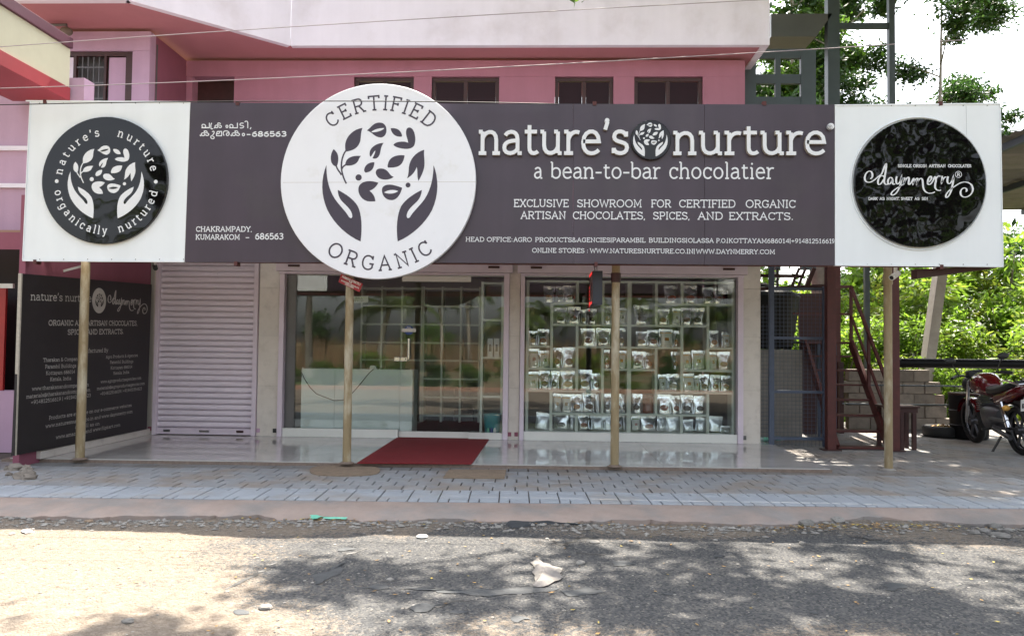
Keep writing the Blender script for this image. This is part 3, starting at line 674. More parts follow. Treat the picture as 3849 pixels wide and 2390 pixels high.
k.build('lettering', M_letter, dl)
a, b = emblem(DL, lambda x, y: cE(940+(x-751)*.8076, 882+(y-899)*.746 - 1))
a.build('emblem', M_letter, dl); b.build('leaf_slit', M_black, dl)
# small emblem between the raised words
ex, ey = cB(1225, 187)
de, _, _ = disc(ex, ey, 127/1.691, .004, .055, 'round_plaque', M_acryl2, label='small glossy black emblem disc between the raised words')
DE = Plane((0, YS-.055, 0), (1, 0, 0), (0, 0, 1))
a, b = emblem(DE, lambda x, y: cB(1225+(x-751)*.262, 178+(y-745)*.248))
a.build('emblem', M_letter, de); b.build('leaf_slit', M_black, de)
# registered mark
rx, ry = cB(2365, 100)
dr, _, _ = disc(rx, ry, 21/1.691, .004, .05, 'round_plaque', M_letter, label='small registered mark', n=32)
DR = Plane((0, YS-.05, 0), (1, 0, 0), (0, 0, 1)); k = Ink(DR); c = DR.hit(rx, ry); q = 1/1.691*.0032
k.ribbon([(c[0]+15*q*math.cos(t*.2618), c[1]+15*q*math.sin(t*.2618)) for t in range(24)], .0035, True)
text(k, 'R', (c[0]-.016, c[1]-.016), (c[0]+.016, c[1]-.016), .034, .14); k.build('lettering', M_ink, dr)
# daynmerry disc
rx, ry = cR(830, 733)
dd, _, _ = disc(rx, ry, 582/2.363, .004, .05, 'round_plaque', M_acryl2, label='glossy black disc with white script lettering')
DD = Plane((0, YS-.05, 0), (1, 0, 0), (0, 0, 1)); k = Ink(DD); ks = (DD.hit(rx+100, ry)[0]-DD.hit(rx, ry)[0])/(236.3)
script(k, cR, ks*1.12)
words(k, DD, cR, [('SINGLE', 648, 770), ('ORIGIN', 783, 905), ('ARTISAN', 925, 1072), ('CHOCOLATES', 1093, 1300)], 591, 563, weight=.17)
words(k, DD, cR, [('DARK', 387, 470), ('AS', 487, 532), ('NIGHT,', 548, 668), ('SWEET', 676, 780), ('AS', 797, 842), ('SIN', 860, 917)], 881, 854, weight=.17)
c = DD.hit(*cR(1187, 653)); k.ribbon([(c[0]+28*ks*math.cos(t*.2618), c[1]+28*ks*math.sin(t*.2618)) for t in range(24)], 4.5*ks, True)
text(k, 'R', (c[0]-14*ks, c[1]-15*ks), (c[0]+14*ks, c[1]-15*ks), 30*ks, .17)
k.build('lettering', M_letter, dd)
rm = MB(); c = SP.hit(rx, ry); r = 582/2.363*.0032
rm.tube([(c[0]+(r+.004)*math.cos(t*2*math.pi/72), YS-.010, c[1]+(r+.004)*math.sin(t*2*math.pi/72)) for t in range(72)], .010, 6, closed=True); rm.build('rim', M_white, dd, smooth=True)
# ------------------------------------------------------------------ ground
b = MB()
b.add([(-2500, -2500, -.24), (2500, -2500, -.24), (2500, 2500, -.24), (-2500, 2500, -.24)], [(0, 1, 2, 3)])
gobj = b.build('ground', M_field, kind='structure')
# road sheet with real unevenness
def rz(x, y):
    v = noise.fractal(Vector((x*.5, y*.5, 1.3)), .9, 2.1, 5)*.022 + noise.fractal(Vector((x*3.1, y*3.1, 4.3)), .7, 2.1, 3)*.006
    return -.15 + v
nx, ny = 300, 170
xs = np.linspace(-11, 14, nx); ys = np.concatenate([np.linspace(-3.2, 2.8, 30)[:-1], np.linspace(2.8, 8.6, ny-29)]); ny = len(ys)
V = [(x, y, rz(x, y)) for y in ys for x in xs]
ii = np.arange(nx-1)[None, :]+np.arange(ny-1)[:, None]*nx
Fq = np.stack([ii, ii+1, ii+1+nx, ii+nx], -1).reshape(-1)
me = mesh_np('road', V, Fq, [4]*((nx-1)*(ny-1)), M_road, True); link('road', me, kind='structure')
TH = .034                                       # the kerb line runs a touch askew to the shop
def sk(x, y): return y + TH*(x+5.2)
# cement strip with its broken edge
def strip():
    b = MB(); n = 520; X = np.linspace(-10.5, 13.5, n); prof = []
    for x in X:
        yb = sk(x, 7.83); bite = 0
        e = .52 + .05*noise.noise(Vector((x*.8, 0, 0))) + .05*noise.noise(Vector((x*3.3, 5, 0))) + .045*noise.noise(Vector((x*9, 9, 0))) + .03*noise.noise(Vector((x*23, 9, 0)))
        for (c, w, d) in ((3.4, .9, .27), (1.3, .30, .12), (.55, .22, .10), (-3.1, .55, .09), (-1.95, .25, .09), (5.3, .8, .22), (7.6, .9, .3)):
            e -= d*math.exp(-((x-c)/w)**4)
        e += bite*.35*noise.noise(Vector((x*6, 1, 8))); lip = min(1, bite*5+max(0, noise.noise(Vector((x*1.7, 8, 2)))*1.5)); yf = yb-max(e, .12); h = noise.noise(Vector((x*2, 3, 7)))*.008
        prof.append([(x, yb+.10, -.075), (x, yb+.0, -.062), (x, yb-(yb-yf)*.33, -.070+h*.5), (x, yb-(yb-yf)*.7, -.092+h), (x, yf+.03, -.120+lip*.026+h*1.6), (x, yf-.006, -.134+lip*.036+h*1.2), (x, yf-.004+.02*noise.noise(Vector((x*14, 2, 2))), -.19)])
    V = [p for r in prof for p in r]; m = len(prof[0]); F = []
    for i in range(n-1):
        for j in range(m-1): F.append((i*m+j, i*m+j+1, (i+1)*m+j+1, (i+1)*m+j))
    b.add(V, F); b.build('kerb', M_cement, smooth='auto', kind='structure')
strip()
# pavement: bed of sand and real blocks
pav = bpy.data.objects.new('pavement', None); COL.objects.link(pav); pav['kind'] = 'structure'
b = MB(); b.add([(-11, sk(-11, 7.80), -.068), (14, sk(14, 7.80), -.068), (14, 20, -.068), (-11, 20, -.068)], [(0, 1, 2, 3)])
b.build('bedding', M_joint, pav)
def block_mesh(name, lx, ly, m, notches=()):
    b = MB(); g = .006; e = .005
    def top(x0, x1, y0, y1):
        b.add([(x0, y0, -.03), (x1, y0, -.03), (x1, y1, -.03), (x0, y1, -.03), (x0, y0, -e), (x1, y0, -e), (x1, y1, -e), (x0, y1, -e),
               (x0+e, y0+e, 0), (x1-e, y0+e, 0), (x1-e, y1-e, 0), (x0+e, y1-e, 0)],
              [(0, 1, 5, 4), (1, 2, 6, 5), (2, 3, 7, 6), (3, 0, 4, 7), (4, 5, 9, 8), (5, 6, 10, 9), (6, 7, 11, 10), (7, 4, 8, 11), (8, 9, 10, 11)])
    if notches:
        q0, q1 = ly*.26, ly*.74; n1, n2 = notches
        top(g, lx*n1-g, g, q0-.0015); top(lx*n1+g, lx-g, g, q0-.0015)
        top(g, lx-g, q0+.0015, q1-.0015)
        top(g, lx*n2-g, q1+.0015, ly-g*.6); top(lx*n2+g, lx-g, q1+.0015, ly-g*.6)
    else: top(g, lx-g, g*.35, ly-g*.35)
    me = bpy.data.meshes.new(name); me.from_pydata(b.V, [], b.F); me.materials.append(m); me.update(); return me
BX, BY = .305, .60
bm_b = block_mesh('border_block', BX, BY, M_paverB, (.35, .62)); bm_p = block_mesh('paving_block', .245, .262, M_paver)
cnt = 0
for i in range(-19, 32):
    x = -1.0+i*BX
    if x < -7.0 or x > 6.9: continue
    o = link('border_block', bm_b, pav); o.location = (x, sk(x, 7.835), -.050+random.uniform(-.002, .002)); o.rotation_euler = (random.uniform(-.004, .004), random.uniform(-.004, .004), TH); cnt += 1
far = MB()
bv = [tuple(v.co) for v in bm_p.vertices]; bf = [tuple(p.vertices) for p in bm_p.polygons]
for r in range(34):
    for i in range(-48, 62):
        x = i*.245 + (.1225 if r % 2 else 0) + random.uniform(-.003, .003); y = sk(x, 7.84+BY+r*.262)
        if x < -7.6 or x > 13.6 or (r > 6 and x < 3.3): continue
        z = -.050+random.uniform(-.0018, .0018)
        if r < 5 and -6.5 < x < 5.9 and cnt < 299:
            o = link('paving_block', bm_p, pav); o.location = (x, y, z); o.rotation_euler = (random.uniform(-.005, .005), random.uniform(-.005, .005), TH+random.uniform(-.006, .006)); cnt += 1
        else:
            c, s = math.cos(TH), math.sin(TH); tx, ty = random.uniform(-.005, .005), random.uniform(-.005, .005)
            far.add([(x+v[0]*c-v[1]*s, y+v[0]*s+v[1]*c, z+v[2]+v[0]*tx+v[1]*ty) for v in bv], bf)
far.build('paving_field', M_paverS, pav, kind='stuff')
# porch floor: large polished tiles on a brown lip
floor = bpy.data.objects.new('porch_floor', None); COL.objects.link(floor); floor['kind'] = 'structure'
def fy(x): return 10.05 + .022*(x+6)
b = MB(); x0, x1 = -6.75, 3.68
b.add([(x0-.1, fy(x0)-.02, -.06), (x1+.02, fy(x1)-.02, -.06), (x1+.02, fy(x1)-.02, -.014), (x0-.1, fy(x0)-.02, -.014), (x0-.1, 14.0, -.014), (x1+.02, 14.0, -.014), (x1+.02, 14.0, -.06), (x0-.1, 14, -.06)],
      [(0, 1, 2, 3), (3, 2, 5, 4), (1, 6, 5, 2), (0, 3, 4, 7)]); b.build('floor_edge', M_grout, floor)
tw = 1.19
for i in range(9):
    a = x0+i*tw; c = min(a+tw, x1)
    if c-a < .1: continue
    for j, (ya, yb) in enumerate(((None, 11.42), (11.42, 12.62), (12.62, 13.9))):
        g = .0012; y0 = (fy(a) if ya is None else ya+g); y0b = (fy(c) if ya is None else ya+g)
        b = MB(); b.add([(a+g, y0, -.012), (c-g, y0b, -.012), (c-g, yb-g, -.012), (a+g, yb-g, -.012), (a+g, y0, 0), (c-g, y0b, 0), (c-g, yb-g, 0), (a+g, yb-g, 0)],
              [(0, 1, 5, 4), (1, 2, 6, 5), (2, 3, 7, 6), (3, 0, 4, 7), (4, 5, 6, 7)]); b.build('floor_tile', M_floor, floor)

# ------------------------------------------------------------------ shop front (one building: ground floor)
YF = 12.8
def fx(px, py=1640): return PY(px, py, YF).x
def fz(py, px=1900): return PY(px, py, YF).z
shop = thing('shop_building', 'cream tiled ground floor shop with lavender shutter frames under the long signboard', 'building', (-1.5, YF+1.5, 0))
ZT = 2.98
X = dict(a=fx(500), b=fx(548), sh0=fx(574), sl0=fx(588), sl1=fx(945), sh1=fx(962), p0=fx(963), p1=fx(1041), g0=fx(1042), g0b=fx(1061), f1=fx(1098), d0=fx(1496), d1=fx(1760), ge=fx(1888), geb=fx(1909), q1=fx(1950), w0=fx(1951), w0b=fx(1968), we=fx(2770), web=fx(2792), r1=fx(2854))
# wall core boxes behind the cladding
b = MB()
for (u, v) in ((-6.62, X['sh0']-.0), (X['p0'], X['p1']), (X['geb'], X['q1']), (X['web']+.002, X['r1'])): b.box(u+.006, v-.006, YF+.02, YF+.30, -.02, ZT)
b.box(-6.62, X['r1'], YF+.33, YF+.5, 2.72, 3.2)
b.build('wall', M_interior, shop)
def cladding(u, v, zs, yf=YF):
    for z0, z1 in zip(zs[:-1], zs[1:]):
        MB().box(u+.0015, v-.0015, yf, yf+.018, z0+.0015, z1-.0015).build('wall_tile', M_tilew, shop, bevel=.001)
zc = [0, .86, 1.70, 2.36, ZT]
cladding(-6.30, X['sh0'], [0, .9, 1.75, 2.4, ZT]); cladding(X['p0'], X['p1'], [0, .81, 1.62, 2.40, ZT]); cladding(X['geb'], X['q1'], [0, .83, 1.66, 2.42, ZT]); cladding(X['web']+.002, X['r1'], [0, .84, 1.68, 2.45, ZT])
# right return of the end pillar
for z0, z1 in zip([0, .84, 1.68, 2.45], [.84, 1.68, 2.45, ZT]): MB().box(X['r1'], X['r1']+.018, YF+.002, YF+.9, z0+.0015, z1-.0015).build('wall_tile', M_tilew, shop)
# broken sockets at the pillar feet
for px, m in ((562, M_pinkd), (970, M_lilac), (1032, M_black), (1915, M_pinkd), (1940, M_pinkd), (2798, M_frame)):
    x = fx(px); MB().box(x-.028, x+.028, YF-.012, YF+.001, .06, .125).build('lock_plate', m, shop)
# lintel: cream strip with lavender shutter boxes and brown latches
zl = fz(1040)
b = MB(); b.box(-6.3, X['r1'], YF-.03, YF+.02, 2.90, 3.05); b.build('lintel', M_tilew, shop)
for (u, v) in ((X['g0'], X['geb']), (X['w0'], X['web'])):
    b = MB(); b.box(u-.05, v+.05, YF-.10, YF+.06, fz(1030)+.012, 2.87); b.box(u, v, YF-.085, YF+.05, fz(1030)-.028, fz(1030)+.006); b.build('shutter_box', M_lav, shop, bevel=.004)
    for xx in (u+.25, v-.25):
        MB().box(xx-.09, xx+.09, YF-.14, YF-.10, 2.735, 2.765).build('latch', M_rustd, shop)
for nme in (('g0', 'g0b'), ('ge', 'geb'), ('w0', 'w0b'), ('we', 'web')):
    u, v = X[nme[0]]+.002, X[nme[1]]-.002
    b = MB(); b.box(u, v, YF-.045, YF+.10, .002, fz(1015)); b.build('shutter_rail', M_lav, shop, bevel=.003)
for nme in (('sh0', 'sl0'), ('sl1', 'sh1')):
    b = MB(); b.box(X[nme[0]]+.002, X[nme[1]]-.002, YF-.045, YF+.10, .002, 2.95); b.build('shutter_rail', M_lav, shop, bevel=.003)
# closed roller shutter
shu = thing('roller_shutter', 'closed lavender roller shutter with worn slats beside the black company board', 'shutter', ((X['sl0']+X['sl1'])/2, YF, 0))
u, v = X['sl0'], X['sl1']; n = 30; z0 = .115; sh = (2.93-z0)/n
sb = MB(); prof = [(0, .0), (.018, .002), (.018, .007), (-.010, .009), (-.014, .013), (.004, .016), (.004, .019), (-.016, .022), (-.0195, .030), (-.020, .5*sh), (-.0185, sh-.008), (-.014, sh-.002), (0, sh)]
m = len(prof)
sb.add([(u, YF+.04+p[0], p[1]) for p in prof]+[(v, YF+.04+p[0], p[1]) for p in prof], [(i, m+i, m+i+1, i+1) for i in range(m-1)])
s0 = sb.build('slat', M_slat, shu, smooth='auto'); s0.location = (0, 0, z0)
for i in range(1, n):
    o = s0.copy(); COL.objects.link(o); o.parent = shu; o.location = (0, random.uniform(-.0015, .0015), z0+i*sh)
b = MB(); b.box(u, v, YF+.0, YF+.05, .012, z0-.002); bb = b.build('bottom_rail', M_lav, shu, bevel=.004)
for px, w, mm in ((627, .10, M_frame), (768, .16, M_chrome), (902, .11, M_rustd)):
    x = fx(px); b = MB(); b.box(x-w/2, x+w/2, YF-.016, YF-.002, .05, .085); b.tube([(x-w/2, YF-.02, .075), (x+w/2, YF-.02, .075)], .010, 8); b.build('shutter_bolt', mm, bb)
# shop window glass, frames, sills
ZG0, ZG1 = fz(1606), fz(1038)
b = MB(); b.box(X['g0b']+.002, X['f1'], YF+.07, YF+.15, 0, ZG1+.05); b.build('window_frame', M_frame, shop, bevel=.003)
b = MB(); b.box(X['f1'], X['ge']-.002, YF+.06, YF+.13, ZG1, ZG1+.05); b.box(X['w0b'], X['we'], YF+.06, YF+.13, ZG1, ZG1+.05); b.build('window_head', M_cream, shop, bevel=.003)
for (u, v, zt) in ((X['g0b']+.004, X['d0']-.003, .138), (X['d1']+.003, X['ge']-.003, .110), (X['w0b'], X['we'], .140)):
    MB().box(u, v, YF-.02, YF+.055, .002, zt).build('window_sill', M_cream, shop, bevel=.003)
YG = YF+.09
def pane(name, u, v, z0, z1, par, y=YG):
    return MB().box(u, v, y, y+.010, z0, z1).build(name, M_glass, par)
pane('glass_pane', X['f1']+.001, X['d0']-.003, .13, ZG1, shop); pane('glass_pane', X['d1']+.003, X['ge']-.003, .11, ZG1, shop)
pane('glass_pane', X['w0b'], X['we'], .14, ZG1, shop)
# door
dr = thing('glass_door', 'frameless glass door with long steel pull handle above the red carpet', 'door', ((X['d0']+X['d1'])/2, YF, 0))
pane('glass_pane', X['d0'], X['d1'], .10, 2.52, dr, YG-.012)
MB().box(X['d0'], X['d1'], YG-.03, YG+.016, .012, .108).build('bottom_rail', M_cream, dr, bevel=.003)
xa, xb = PY(*c2(850, 110), YF).x, PY(*c2(1340, 110), YF).x
MB().box(xa, xb, YG-.035, YG+.016, fz(1060), fz(1039)-.002).build('top_rail', M_cream, dr, bevel=.003)
hx = PY(*c2(898, 620), YF).x; ht, hb = PY(*c2(898, 540), YF).z, PY(*c2(898, 710), YF).z
b = MB(); b.tube([(hx, YG-.02, ht-.05), (hx, YG-.075, ht-.045), (hx, YG-.085, ht-.03), (hx, YG-.085, hb+.03), (hx, YG-.075, hb+.045), (hx, YG-.02, hb+.05)], .021, 12)
b.build('handle', M_chrome, dr, smooth='auto')
la, lb = PY(*c2(790, 698), YF), PY(*c2(886, 698), YF)
for (s, e) in ((la.x, X['d0']-.002), (X['d0']+.002, lb.x)):
    MB().box(s, e, YG-.03, YG-.013, la.z-.036, la.z+.036).build('lock', M_chrome, dr, bevel=.008)
MB().lathe((lb.x-.03, 0, la.z), [(.010, YG-.036), (.010, YG-.03)], 16, 'y').build('lock_cylinder', M_frame, dr)
GP = Plane((0, YG-.0125, 0), (1, 0, 0), (0, 0, 1))
st = thing('door_sticker', 'round blue pull sticker with a white band on the glass door', 'sticker', (hx, YG-.013, ht+.12))
c = GP.hit(*cP(1123, 911)); r = GP.hit(*cP(1190, 911))[0]-c[0]
k = Ink(GP, .0006); k.dot(c[0], c[1], r, 32); k.build('round_print', M_blue, st)
k = Ink(GP, .0012); w2 = r*1.48; k.fill([(c[0]-w2, c[1]-r*.36), (c[0]+w2, c[1]-r*.36), (c[0]+w2, c[1]+r*.36), (c[0]-w2, c[1]+r*.36)]); k.build('band', M_palewhite, st)
k = Ink(GP, .0018); text(k, 'PULL', (c[0]-r*.45, c[1]+r*.42), (c[0]+r*.45, c[1]+r*.42), r*.32, .2); k.build('lettering', M_palewhite, st)
pp = thing('paper_notice', 'small white paper notice taped inside the glass near the parking sign', 'notice', (PY(*cP(440, 475), YF).x, YG, 2))
NP = Plane((0, YG+.013, 0), (1, 0, 0), (0, 0, 1)); q = [NP.hit(*cP(x, y)) for x, y in ((255, 430), (543, 426), (541, 522), (255, 524))]
b = MB(); b.prism(q, lambda a, c_: NP.w(a, c_, 0), lambda a, c_: NP.w(a, c_, -.0006)); b.build('paper', M_palewhite, pp)
k = Ink(NP, .0006); words(k, NP, cP, [('WE', 275, 330), ('SELL', 365, 470)], 470, 447, weight=.14); words(k, NP, cP, [('SAFFRON', 280, 478)], 507, 482, weight=.14); k.build('lettering', M_frame, pp)
# interior shell
b = MB(); xl, xr = -6.6, X['r1']
b.box(xl-.1, xl, YF+.31, 17.2, -.02, 3.1); b.box(xr+.0185, xr+.12, YF+.9, 17.2, -.02, 3.1); b.box(xl, xr, 17.2, 17.3, -.02, 3.1); b.box(X['p1']-.15, X['p1']-.02, YF+.31, 17.2, 0, 3.0); b.box(X['geb']+.05, X['geb']+.12, YF+.32, 17.2, 0, 3.0)
b.build('inner_wall', M_interior, shop); MB().box(xl, xr, YF+.5, 17.2, 2.95, 3.05).build('inner_ceiling', M_interior, shop)
MB().box(xl, xr, 13.9, 17.2, -.03, -.001).build('inner_floor', M_intdark, shop)
# porch roof
MB().box(-6.55, 4.9, YS+.45, YF-.12, 3.02, 3.10).build('porch_roof', M_fascia, shop)
b = MB()
for y in (10.6, 11.5, 12.3): b.box(-6.5, 4.8, y, y+.05, 2.95, 3.018)
b.build('roof_beam', M_rust, shop)
# left party wall with the black company board
wl = thing('side_wall', 'lilac side wall closing the left end of the porch behind the black board', 'wall', (-6.45, 11.2, 0))
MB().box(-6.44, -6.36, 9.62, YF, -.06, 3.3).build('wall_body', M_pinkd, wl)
MB().box(-6.358, -6.30, 9.95, YF-.002, .002, .10).build('skirting', M_tilew, wl, bevel=.003)
BP = Plane((-6.27, 0, 0), (0, 1, 0), (0, 0, 1))
bd = thing('company_board', 'tall black board with white company addresses on the left side wall', 'signboard', (-6.3, 11.1, .1))
q = [BP.hit(*p) for p in ((82, 1028), (570, 1070), (551, 1612), (52, 1712))]
b = MB(); b.prism(q, lambda a, c_: BP.w(a, c_, 0), lambda a, c_: BP.w(a, c_, -.03)); b.build('board_panel', M_dark, bd, bevel=.002)
b = MB(); zt, zb = q[0][1], q[3][1]; b.box(-6.30, -6.262, q[0][0]-.02, q[0][0]+.004, zb, zt); b.build('edge_strip', M_letterside, bd)
k = Ink(BP, .0015)
def line(s, xa, ya, xb, yb, ha, hb, low=False, weight=.13):
    A, B = BP.hit(*cF(xa, ya)), BP.hit(*cF(xb, yb)); a = BP.hit(*cF(xa, ya-ha)); c_ = BP.hit(*cF(xb, yb-hb))
    text(k, s, A, B, a[1]-A[1], weight, low, c_[1]-B[1])
line("nature's nurture", 203, 318, 612, 330, 40, 36, True, .15)
line("ORGANIC AND ARTISAN CHOCOLATES,", 322, 487, 918, 488, 38, 34, weight=.15)
line("SPICES AND EXTRACTS.", 450, 549, 825, 543, 38, 34, weight=.15)
line("Manufactured By", 524, 671, 722, 664, 29, 27)
for s, xa, ya, xb, yb in (("Tharakan & Company", 287, 730, 530, 720), ("Parambil Buildings", 300, 774, 508, 765), ("Kottayam 686014", 305, 817, 500, 806), ("Kerala, India", 333, 858, 475, 849), ("www.tharakanandcompany.com", 212, 922, 592, 890), ("materials@tharakanandcompany.com", 174, 975, 602, 926), ("+914812516619 | +919400354623", 204, 1013, 606, 962)): line(s, xa, ya, xb, yb, 26, 23)
for s, xa, ya, xb, yb in (("Agro Products & Agencies", 707, 707, 920, 694), ("Parambil Buildings", 733, 742, 890, 735), ("Kottayam 686014", 738, 780, 883, 771), ("Kerala, India", 757, 815, 863, 806), ("www.agroproductsagencies.com", 671, 873, 943, 845), ("materials@agroproductsagencies.com", 646, 918, 966, 881), ("+914812516619 | +919400354623", 668, 953, 947, 916)): line(s, xa, ya, xb, yb, 21, 20)
for s, xa, ya, xb, yb in (("Products are available on our e-commerce websites", 325, 1117, 878, 1027), ("www.naturesnurture.co.in and www.daynmerry.com", 302, 1172, 885, 1069), ("as well as on", 500, 1176, 665, 1150), ("www.amazon.in and www.flipkart.com", 372, 1246, 803, 1158)): line(s, xa, ya, xb, yb, 26, 20)
tf = lambda x, y: cF(720+(x-352)*.274, 250+(y-555)*.49+(x-352)*.012)
script(k, tf, .0017)
k.build('lettering', M_boardtext, bd)
cc = BP.hit(*cF(663, 320)); rr = (BP.hit(*cF(663, 236))[1]-BP.hit(*cF(663, 405))[1])/2
k = Ink(BP, .0008); k.dot(cc[0], cc[1], rr, 40); k.build('round_print', M_boardtext, bd)
a, s2 = emblem(BP, lambda x, y: cF(663+(x-751)*.068, 318+(y-745)*.105), .004); a.build('emblem', M_dark, bd); s2.build('leaf_slit', M_boardtext, bd)
# poles under the sign
plist = ((300, 1725, 325, 'pale yellow steel pole in front of the black company board', M_poleY), (1303, 1740, 1318, 'yellowed steel pole carrying the small red parking sign', M_poleY), (2310, 1752, 2310, 'brown and yellow steel pole in front of the pouch window', M_poleY), (3340, 1765, 3335, 'pale yellow steel pole standing in the right hand yard', M_poleY))
for i, (px, py, pt, lab, m) in enumerate(plist):
    p = PZ(px, py, -.0 if i < 3 else -.05); t = thing('steel_pole', lab, 'pole', (p.x, p.y, p.z), group='poles holding up the signboard')
    r = .053 if i else .056; b = MB(); zt = 2.46 if i < 3 else 2.50
    yt = YS+.2; b.tube([(p.x, p.y, p.z), (p.x, p.y+(YS+.5-p.y)*.5*0, zt*.5), (p.x, p.y, zt+.4)], [r, r*.99, r*.98], 20); b.build('pole_tube', m, t, smooth='auto')
    b = MB(); b.lathe((p.x, p.y, p.z), [(r+.045, 0), (r+.03, .008), (r+.005, .022)], 18); b.build('base_collar', M_grout if i < 3 else M_concrete, t, smooth=True)
    if i in (2, 3):
        b = MB(); b.lathe((p.x, p.y, 0), [(r+.008, zt-.14), (r+.010, zt-.02)], 18); b.build('upper_clamp', M_rustd if i == 2 else M_poleY, t, smooth='auto')
# parking sign
pk = thing('parking_sign', 'small red tilted parking sign wired to the top of a pole', 'sign', (PY(1318, 1110, 10.0).x, 9.98, 2.05))
KP = Plane((0, 9.955, 0), (1, 0, 0), (0, 0, 1)); q = [KP.hit(*cP(x, y)) for x, y in ((160, 110), (468, 252), (420, 372), (120, 228))]
b = MB(); b.prism(q, lambda a, c_: KP.w(a, c_, 0), lambda a, c_: KP.w(a, c_, -.004)); b.build('plate', M_signred, pk)
k = Ink(KP, .001)
def kl(s, xa, ya, xb, yb, h): A, B = KP.hit(*cP(xa, ya)), KP.hit(*cP(xb, yb)); text(k, s, A, B, h*.0033/3.78*1, .2)
kl('PARKING STRICTLY', 166, 162, 430, 282, 34); kl('FOR', 268, 232, 308, 250, 22); kl('DAYNMERRY CHOCOLATE', 156, 212, 408, 326, 22); kl('CUSTOMERS', 210, 264, 335, 320, 22); k.build('lettering', M_palewhite, pk)
# red carpet and coir mats
def matt(name, pts, z, m, lab, h=.012, rnd=0):
    t = thing(name, lab, 'mat', (sum(p.x for p in pts)/len(pts), sum(p.y for p in pts)/len(pts), z)); b = MB()
    poly = [(p.x, p.y) for p in pts]
    b.prism(poly, lambda a, c_: Vector((a, c_, z+h+.003*noise.noise(Vector((a*2, c_*2, 3))))), lambda a, c_: Vector((a, c_, z+.001)))
    b.build('pile', m, t, smooth='auto'); return t
def sub(pts, n=10):
    out = []
    for i in range(len(pts)):
        a, c_ = pts[i], pts[(i+1) % len(pts)]
        for j in range(n): out.append(a.lerp(c_, j/n))
    return out
matt('red_carpet', sub([PZ(1342, 1742), PZ(1772, 1745), PZ(1842, 1646), PZ(1500, 1641)]), 0, M_mat, 'dark red carpet leading up to the glass door', .012)
ov = [PZ(1296+132*math.copysign(abs(math.cos(t))**.7, math.cos(t)), 1770+20*math.copysign(abs(math.sin(t))**.8, math.sin(t)), -.05) for t in [2*math.pi*i/40 for i in range(40)]]
matt('door_mat', ov, -.05, M_coir, 'oval brown coir mat on the paving beside the pole', .014)
matt('door_mat', sub([PZ(1666, 1797, -.05), PZ(1895, 1800, -.05), PZ(1903, 1768, -.05), PZ(1688, 1767, -.05)], 6), -.05, M_coir, 'rectangular brown coir mat on the paving below the carpet', .014)
# hanging LED box
lc = PY(*crop(2160, 980, 7.56)(650, 760), 10.3)
lb_ = thing('led_box', 'dark hanging LED display box with red lights, under the signboard', 'lightbox', (lc.x, lc.y, lc.z))
cX = crop(2160, 980, 7.56); P0 = PY(*cX(495, 280), 10.2); P1 = PY(*cX(810, 280), 10.2); Pb = PY(*cX(495, 1245), 10.2)
b = MB(); YL0, YL1 = 10.2, 10.75; xL, xR = P0.x, P1.x; zT_, zB_ = P0.z, Pb.z
b.box(xL+.012, xR-.006, YL0, YL1, zB_, zT_); b.build('case', M_navy, lb_, bevel=.005)
b = MB(); b.box(xL, xL+.011, YL0+.01, YL1-.01, zB_+.01, zT_-.01); lf = b.build('display_face', M_ledface, lb_)
b = MB(); b.box(xL-.003, xL+.0, YL0+.01, YL1-.01, zT_-.045, zT_-.012); b.box(xL-.003, xL, YL0+.01, YL1-.01, zB_+.012, zB_+.045); b.build('light_strip', M_ledred, lf)
LP = Plane((xL-.002, 0, 0), (0, -1, 0), (0, 0, 1)); k = Ink(LP, .0005)
for i, s in enumerate(("OPEN",)):
    pass
zz = zT_-.20
for j in range(7):
    a = -(YL1-.03); k.fill([(a, zz-.05*j), (a+.10, zz-.05*j), (a+.10, zz-.05*j+.028), (a, zz-.05*j+.028)])
k.build('display_digit', M_ledred, lf)
b = MB(); b.tube([((xL+xR)/2, YL0+.1, zT_), ((xL+xR)/2-.01, YL0+.08, zT_+.12)], .004, 6); b.tube([((xL+xR)/2, YL1-.1, zT_), ((xL+xR)/2-.03, YL1-.12, zT_+.3)], .006, 6); b.build('hanger', M_black, lb_)
# cameras under the sign
def cctv(loc, d, m, lab):
    t = thing('security_camera', lab, 'camera', loc); L = Vector(loc); d = Vector(d).normalized()
    b = MB(); b.tube([L+Vector((0, 0, .10)), L+Vector((0, 0, .0))], .022, 10); b.build('mount', M_palewhite, t, smooth='auto')
    b = MB(); b.tube([L-d*.06, L+d*.09], .036, 16); b.build('housing', m, t, smooth='auto')
    b = MB(); b.tube([L+d*.09, L+d*.094], .026, 16); b.build('lens', M_black, t)
p = PY(583, 1003, 12.3); cctv((p.x, p.y, p.z), (.6, -1, -.45), M_black, 'black bullet camera at the top left of the roller shutter')
p = PY(3366, 1034, 10.1); cctv((p.x, p.y, p.z), (-.9, -.6, -.5), M_palewhite, 'white bullet camera beside the right yard pole')
p0, p1 = PY(*cF(415, 122), 10.4), PY(*cF(560, 84), 10.9)
t = thing('tube_light', 'pale tube light hanging under the sign near the black board', 'lamp', tuple(p0)); MB().bar(p0, p1, .05, .03).build('tube_body', M_palewhite, t)
